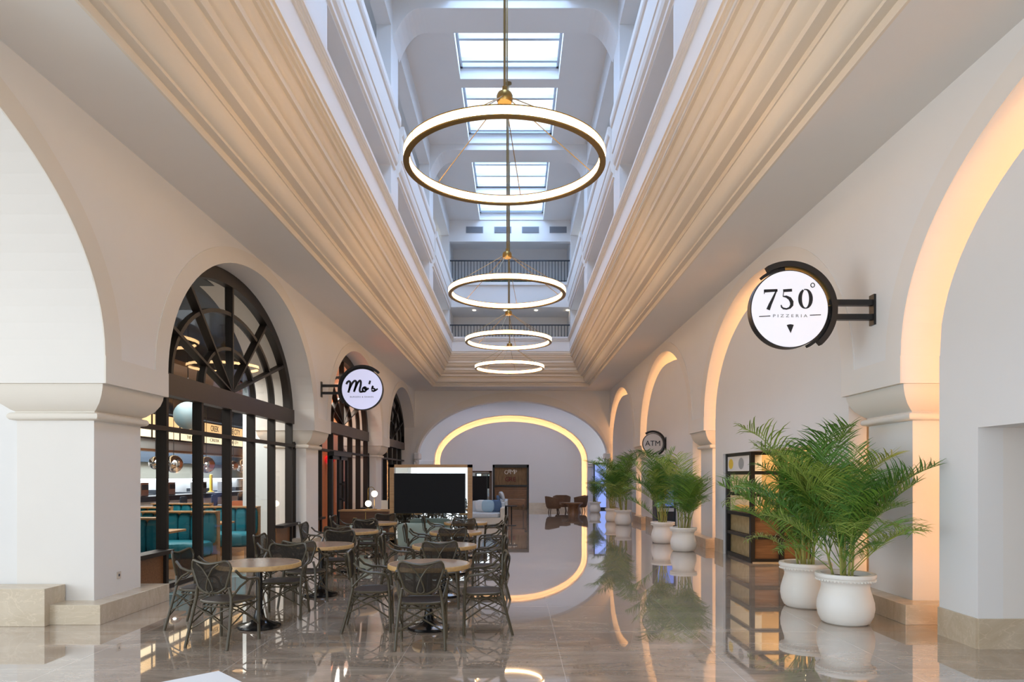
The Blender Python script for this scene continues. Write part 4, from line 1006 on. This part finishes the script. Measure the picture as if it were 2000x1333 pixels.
# sage lounge chairs
def lounge(x, y, w_, label):
    t = empty('sage_lounge_chair', (x, y, 0), 0, label, 'lounge chair', 'sage lounge chairs behind the tables')
    MB().cushion(-w_/2, w_/2, -.06, .06, .10, .64, e=5).build('backrest', 'sage', t, True)
    MB().cushion(-w_/2, w_/2, .03, .62, .18, .42, e=5).build('seat', 'sage', t, True)
    for sx in (-1, 1):
        for yy in (.0, .55): MB().tube([(sx*(w_/2-.08), yy, .2), (sx*(w_/2-.07), yy, 0)], .018, 8).build('leg', 'walnut', t)
lounge(-2.15, 16.0, 1.05, 'sage green upholstered lounge chair in front of the mirror with the screen')
lounge(-3.42, 16.1, .75, 'sage green upholstered lounge chair to the left of the mirror post')

# ------------------------------------------------------------------ framed mirrors with screens
def media(x, y, w_, h, mat, label, z0=.15, sw=1.68, sz=.83, szh=.94):
    t = empty('framed_mirror', (x, y, 0), 0, label, 'mirror', 'framed floor mirrors with screens')
    fw = .07; m = w_/2
    MB().box(-m, -m+fw*1.6, -.08, .08, 0, h).box(m-fw*1.6, m, -.08, .08, 0, h).box(-m, m, -.08, .08, h-fw, h).box(-m, m, -.08, .08, z0-.05, z0+.03).build('timber_frame', mat, t)
    MB().box(-m+fw, m-fw, .02, .04, z0, h-fw).build('mirror_pane', 'mirror', t)
    return t
m1 = media(-2.02, 16.9, 1.98, 1.99, 'oak', 'large oak-framed floor mirror behind the cafe tables')
def tv(x, y, z, w_, h, label):
    t = empty('television', (x, y, z), 0, label, 'television', 'switched-off televisions')
    MB().box(-w_/2, w_/2, -.04, .0, -h/2, h/2).build('casing', 'black', t, bevel=.006)
    MB().box(-w_/2+.01, w_/2-.01, -.046, -.04, -h/2+.012, h/2-.01).build('screen', 'screen', t)
    MB().box(-.2, .2, 0, .08, -.15, .15).build('wall_mount', 'black', t)
tv(-2.05, 16.84, 1.30, 1.70, .96, 'big switched-off black television on the oak-framed mirror')
m2 = media(-1.9, 28.2, 1.95, 1.92, 'darkwood', 'dark-framed floor mirror beyond the sofas')
tv(-1.95, 28.12, 1.22, 1.66, .98, 'switched-off black television on the dark-framed mirror beyond the sofas')

# console with twin globe lamp
t = empty('console', (-4.1, 19.5, 0), 0, 'low walnut console beside the left pier beyond the tables', 'console')
MB().box(-.72, .62, -.22, .22, .08, .74).build('body', 'walnut2', t); MB().box(-.75, .65, -.25, .25, .74, .78).build('top', 'oak', t); MB().box(-.68, .58, -.18, .18, 0, .08).build('plinth', 'black', t)
MB().box(-.02, .0, -.225, -.22, .1, .72).box(-.35, -.25, -.235, -.22, .55, .57).box(.25, .35, -.235, -.22, .55, .57).build('handles', 'brass', t)
t = empty('twin_globe_lamp', (-4.0, 19.5, .78), 0, 'brass table lamp with two glowing opal globes on the walnut console', 'lamp')
MB().lathe([(.001, 0), (.16, 0), (.16, .02), (.001, .025)], 24).build('base', 'brass', t, True)
MB().tube([(-.09, 0, .02), (-.09, 0, .54)]+[(-.0-.09*cos(a*pi/8), 0, .54+.09*sin(a*pi/8)) for a in range(1, 9)]+[(.09, 0, .50)], .009, 8).build('arched_stem', 'brass', t, True)
MB().tube([(.09, 0, .40), (.09, 0, .02)], .006, 6).build('second_stem', 'brass', t, True)
MB().sphere((.09, 0, .44), .085).build('upper_globe', 'led_soft', t, True); MB().sphere((-.07, -.05, .17), .085).build('lower_globe', 'led_soft', t, True)
t = empty('small_menu_stand', (-3.62, 19.45, .78), 0, 'small upright card holder at the right end of the walnut console', 'card holder')
MB().box(-.09, .09, -.01, .01, 0, .26).build('card', 'cream_letter', t); MB().box(-.1, .1, -.04, .04, 0, .015).build('foot', 'oak', t)

# ------------------------------------------------------------------ sofas, tables and tub chairs in the lounge
def sofa(x, y, rz, w_, label, cushions):
    t = empty('sofa', (x, y, 0), rz, label, 'sofa', 'pale sofas in the lounge')
    MB().box(-w_/2, w_/2, -.42, .45, .06, .30).build('base', 'sofaframe', t, bevel=.02)
    MB().cushion(-w_/2+.16, w_/2-.16, -.45, .3, .28, .47, e=4).build('seat_cushion', 'sofa', t, True)
    for k in (-1, 1): MB().cushion(min(0, k*(w_/2-.16)), max(0, k*(w_/2-.16)), .15, .36, .42, .86, e=4).build('back_cushion', 'sofa', t, True)
    MB().box(-w_/2, w_/2, .34, .47, .06, .80).build('back', 'sofa', t, bevel=.03)
    for k in (-1, 1): MB().box(k*w_/2, k*(w_/2-.15), -.44, .47, .06, .64).build('armrest', 'sofaframe', t, bevel=.03)
    return t
def pillow(x, y, z, mat, label, rz=0):
    o = MB().cushion(-.22, .22, -.07, .07, -.21, .21, e=1.6).build('throw_pillow', mat, None, True); o.location = (x, y, z); o.rotation_euler = (-.25, 0, rz); tag(o, label, 'pillow', 'throw pillows on the sofas')
sofa(-1.5, 24.2, 0, 2.3, 'pale grey sofa facing the viewer, just beyond the big mirror', 3)
pillow(-1.15, 24.02, .69, 'sofa', 'grey throw pillow at the left on the sofa facing the viewer'); pillow(-.93, 23.98, .69, 'cushion', 'light blue throw pillow in the middle of the sofa facing the viewer'); pillow(-.68, 24.04, .69, 'cushion2', 'navy throw pillow partly behind the light blue one')
sofa(-.75, 27.2, -pi/2, 1.9, 'grey sofa seen from its end, right of the sofa facing the viewer', 2)
pillow(-.62, 26.5, .78, 'cushion2', 'navy throw pillow standing on the end-on grey sofa', pi/2); pillow(-.5, 26.6, .92, 'sofa', 'pale grey throw pillow leaning on the end-on grey sofa', pi/2+.3)
t = empty('wooden_table', (.1, 29.6, 0), 0, 'brown wooden table at the right end of the sofas', 'table')
MB().box(-.45, .3, -.3, .3, .52, .74).build('tabletop', 'walnut', t); 
for sx in (-.4, .25):
    for sy in (-.25, .25): MB().box(sx-.025, sx+.025, sy-.025, sy+.025, 0, .52).build('leg', 'darkwood', t)
t = empty('side_table', (-.12, 24.25, 0), 0, 'small black-topped side table at the arm of the facing sofa', 'side table')
MB().lathe([(.001, .66), (.2, .66), (.2, .69), (.001, .69)], 24).build('tabletop', 'black', t, True); MB().tube([(0, 0, .01), (0, 0, .67)], .02, 8).build('column', 'black', t); MB().lathe([(.16, 0), (.16, .015), (.001, .02)], 20).build('base', 'black', t)
def tub(x, y, rz, label):
    t = empty('wicker_tub_chair', (x, y, 0), rz, label, 'armchair', 'brown wicker tub chairs at the far end')
    mb = MB(); n = 28; vs = []
    prof = [(.30, .22), (.38, .34), (.42, .5), (.43, .66), (.44, .76), (.40, .77), (.39, .66), (.37, .5), (.33, .38)]
    for i in range(n+1):
        a = -pi*.12+(pi*1.24)*i/n
        drop = 1-.30*max(0, abs(i/n-.5)*2-.35)
        for (r, z) in prof: vs.append((r*cos(a), r*sin(a)-.02, .22+(z-.22)*drop))
    m_ = len(prof); mb.add(vs, [(i*m_+q, i*m_+(q+1) % m_, (i+1)*m_+(q+1) % m_, (i+1)*m_+q) for i in range(n) for q in range(m_)]+[tuple(range(m_)), tuple(reversed(range(n*m_, n*m_+m_)))])
    mb.build('shell', 'wicker', t, True)
    MB().lathe([(.001, .20), (.30, .20), (.36, .30), (.36, .40), (.33, .43), (.001, .44)], 28).build('seat', 'wicker', t, True)
    for k in range(4):
        a = pi/4+k*pi/2; MB().tube([(.24*cos(a), .24*sin(a), .22), (.30*cos(a), .30*sin(a), 0)], .02, 8).build('leg', 'darkwood', t)
tub(1.80, 32.6, pi*.55, 'brown wicker tub chair at the left of the far tree-trunk table'); tub(2.28, 34.3, 0, 'brown wicker tub chair behind the far tree-trunk table'); tub(3.12, 33.95, -pi*.45, 'brown wicker tub chair beside the farthest palm pot')
t = empty('trunk_table', (2.72, 32.7, 0), 0, 'low reddish tree-trunk coffee table between the wicker tub chairs', 'coffee table')
MB().lathe([(.001, .0), (.30, .0), (.26, .1), (.24, .22), (.30, .36), (.38, .42), (.001, .42)], 36, rf=lambda a, z: 1+.12*sin(3*a+1)+.07*sin(7*a)).build('trunk', 'walnut', t, True)
MB().lathe([(.001, .42), (.44, .42), (.44, .47), (.001, .47)], 36, rf=lambda a, z: 1+.05*sin(3*a)).build('tabletop', 'walnut', t, True)

# ------------------------------------------------------------------ potted palms
def frond_mesh(seed, L=1.25, droop=1.0, mat='leaf', dens=38):
    rnd = random.Random(seed); mb = MB(); n = 24; P = []
    x = z = 0; ang = math.radians(86)
    for i in range(n+1):
        P.append(Vector((x, 0, z))); t = i/n
        ang -= math.radians((.3+7.4*t**2.2)*droop); x += L/n*cos(ang); z += L/n*sin(ang)
    mb.tube(P, [.007*(1-.8*i/n)+.001 for i in range(n+1)], 5)
    for k in range(dens):
        t = .26+.74*k/dens; f = t*n; i = min(int(f), n-1); p = P[i].lerp(P[i+1], f-i); tg = (P[i+1]-P[i]).normalized()
        side = Vector((0, 1, 0)); nrm = side.cross(tg)
        if nrm.z < 0: nrm = -nrm
        ln = (.13+.30*sin(pi*min(1, .12+(t-.26)/.84))**.8)*rnd.uniform(.8, 1.12)*L/1.25
        for sg in (-1, 1):
            d = (tg*rnd.uniform(.5, .85)+side*sg*rnd.uniform(.75, 1)+nrm*rnd.uniform(.15, .6)).normalized(); w_ = .0068*L/1.25
            q = p.copy(); pts = [q.copy()]
            for s_ in range(4):
                d = (d+Vector((0, 0, -1))*(.06+.10*s_)*rnd.uniform(.5, 1.5)*droop).normalized(); q = q+d*ln/4; pts.append(q.copy())
            ws = [.5, 1, .95, .6, .05]; vs = []
            tw = rnd.uniform(-.6, .6); wd = (tg-d*tg.dot(d)).normalized(); wd = (wd*cos(tw)+d.cross(wd)*sin(tw)).normalized()
            for a, s_ in zip(pts, ws): vs += [a+wd*w_*s_, a-wd*w_*s_]
            mb.add(vs, [(2*j, 2*j+1, 2*j+3, 2*j+2) for j in range(4)])
    o = mb.build('frond', mat); o['reach'] = P[-1].x; return o
fr = [frond_mesh(1, 1.3, .7, 'leaf'), frond_mesh(2, 1.2, 1.0, 'leaf2'), frond_mesh(3, 1.35, .85, 'leaf3'), frond_mesh(4, 1.1, 1.25, 'leaf'), frond_mesh(5, 1.3, .35, 'leaf2'), frond_mesh(6, 1.0, 1.4, 'leaf3'), frond_mesh(7, 1.25, .5, 'leaf3'), frond_mesh(8, 1.2, .45, 'leaf')]
frm = [(o.data, o['reach']) for o in fr]
for o in fr: bpy.data.objects.remove(o)
def palm(x, y, label, h=1.0, pr=1.0, nf=30, seed=0, lim=4.62, spread=1.0):
    rnd = random.Random(seed); t = empty('potted_palm', (x, y, 0), 0, label, 'potted palm', 'potted areca palms along the right wall')
    k = pr
    prof = [(.001, 0), (.26, 0), (.295, .02), (.335, .09), (.35, .17), (.345, .24), (.32, .32), (.295, .39), (.29, .43), (.30, .455), (.33, .475), (.345, .49), (.35, .51), (.365, .52), (.37, .54), (.365, .56), (.34, .565), (.30, .56), (.29, .50), (.001, .50)]
    flute = lambda a, z: 1+(.022*(abs(sin(4.5*a+z*4.2))**.35-1)*min(1, (z-.03)/.05, (.43-z)/.05) if .03 < z < .43 else 0)
    pr2 = [(r*k*.9, z*k*1.04) for r, z in prof]
    MB().lathe(pr2, 144, rf=lambda a, z: flute(a, z/k)).build('pot', 'pot', t, True)
    mb = MB()
    for i in range(48):
        a = 2*pi*i/48; mb.sphere((.319*k*cos(a), .319*k*sin(a), .507*k), .011*k, 6, 4)
    mb.build('beaded_rim', 'pot', t, True)
    MB().lathe([(.001, .535*k), (.265*k, .528*k)], 24).build('soil', 'soil', t)
    zb = .5*k; mb = MB(); tops = []
    for i in range(9):
        a = rnd.uniform(0, 2*pi); r = rnd.uniform(.02, .15)*k; hh = rnd.uniform(.25, .65)*h; lean_ = rnd.uniform(.02, .22)
        p0 = Vector((r*cos(a), r*sin(a), zb)); p1 = p0+Vector((lean_*cos(a)*hh*1.2, lean_*sin(a)*hh*1.2, hh)); tops.append((p0, p1, a))
        MB().tube([p0, p0.lerp(p1, .5), p1], [.016, .013, .010], 7).build('cane', 'cane', t, True)
    for i in range(nf):
        p0, p1, a0 = tops[i % 9]; u = rnd.uniform(.1, 1)**.8; p = p0.lerp(p1, u); s_ = rnd.uniform(.85, 1.15)*h*(.64+.40*u)
        for tr in range(40):
            az = rnd.uniform(-pi, pi); me_, rc = frm[rnd.randrange(8)]; tilt = rnd.uniform(.0, 1)**1.3*.85*spread
            rch = (rc+.9*sin(tilt))*s_+.12
            if x+p.x+rch*cos(az) +.12 < lim: break
        o = bpy.data.objects.new('frond', me_); COL.objects.link(o); o.parent = t; o.location = p
        o.rotation_euler = (rnd.uniform(-.06, .06), tilt, az); o.scale = (s_, s_, s_)
    return t
palm(3.87, 8.22, 'big potted palm in a white swirled pot, nearest the viewer', .97, 1.0, 46, 3, lim=4.72)
palm(3.83, 9.25, 'big potted palm just behind the nearest one', 1.16, 1.0, 46, 8, lim=4.66)
palm(3.85, 16.05, 'potted palm in the middle pair, the one nearer the viewer', 1.05, .93, 26, 12)
palm(3.78, 17.95, 'potted palm in the middle pair, behind and left of its neighbour', 1.1, .93, 26, 21)
palm(3.78, 24.6, 'tall potted palm of the third pair, in front', 1.32, .9, 26, 33)
palm(3.66, 26.4, 'potted palm of the third pair, mostly hidden behind the front one', .95, .85, 18, 41)
palm(3.76, 33.0, 'small potted palm at the far end beside the wicker chairs', .85, .85, 18, 55)

# ------------------------------------------------------------------ sub-parts belong to their part
NEST = {'rattan_chair': {'back_frame': 'backrest', 'back_strands': 'backrest', 'seat_frame': 'seat', 'arm_brace': 'arm'},
        'bistro_table': {'edge_band': 'tabletop', 'cross_brace': 'column'},
        'potted_palm': {'beaded_rim': 'pot', 'soil': 'pot'},
        'television': {'screen': 'casing'}, 'display_counter': {'yellow_disc': 'poster_panel', 'grey_print': 'poster_panel'},
        'round_hanging_sign': {n: 'sign_face' for n in ('numeral', 'degree_ring', 'dash_lines', 'pizzeria_lettering', 'slice_emblem', 'script_lettering', 'apostrophe', 'small_lettering', 'atm_lettering')},
        'shopfront': {'camp_lettering': 'timber_backing', 'red_lettering': 'timber_backing'},
        'menu_lightbox': {'menu_lettering': 'lightbox'}, 'framed_mirror': {}, 'booth_bench': {'back_frame': 'backrest'},
        'console': {'handles': 'body'}, 'cash_machine': {'machine_screen': 'machine_body', 'keypad_shelf': 'machine_body'},
        'serving_machine': {'machine_panel': 'machine_body'}, 'extractor_hood': {'hood_lamp': 'hood_canopy'}, 'air_vent': {'vent_slats': 'vent_frame'}}
base = lambda o: o.name.split('.')[0]
for o in list(sc.objects):
    if o.parent is None and base(o) in NEST:
        ch = sorted(o.children, key=lambda c: c.name)
        for kid, par in NEST[base(o)].items():
            ps = [c for c in ch if base(c) == par]
            for i, c in enumerate([c for c in ch if base(c) == kid]):
                if ps: c.parent = ps[min(i, len(ps)-1)]
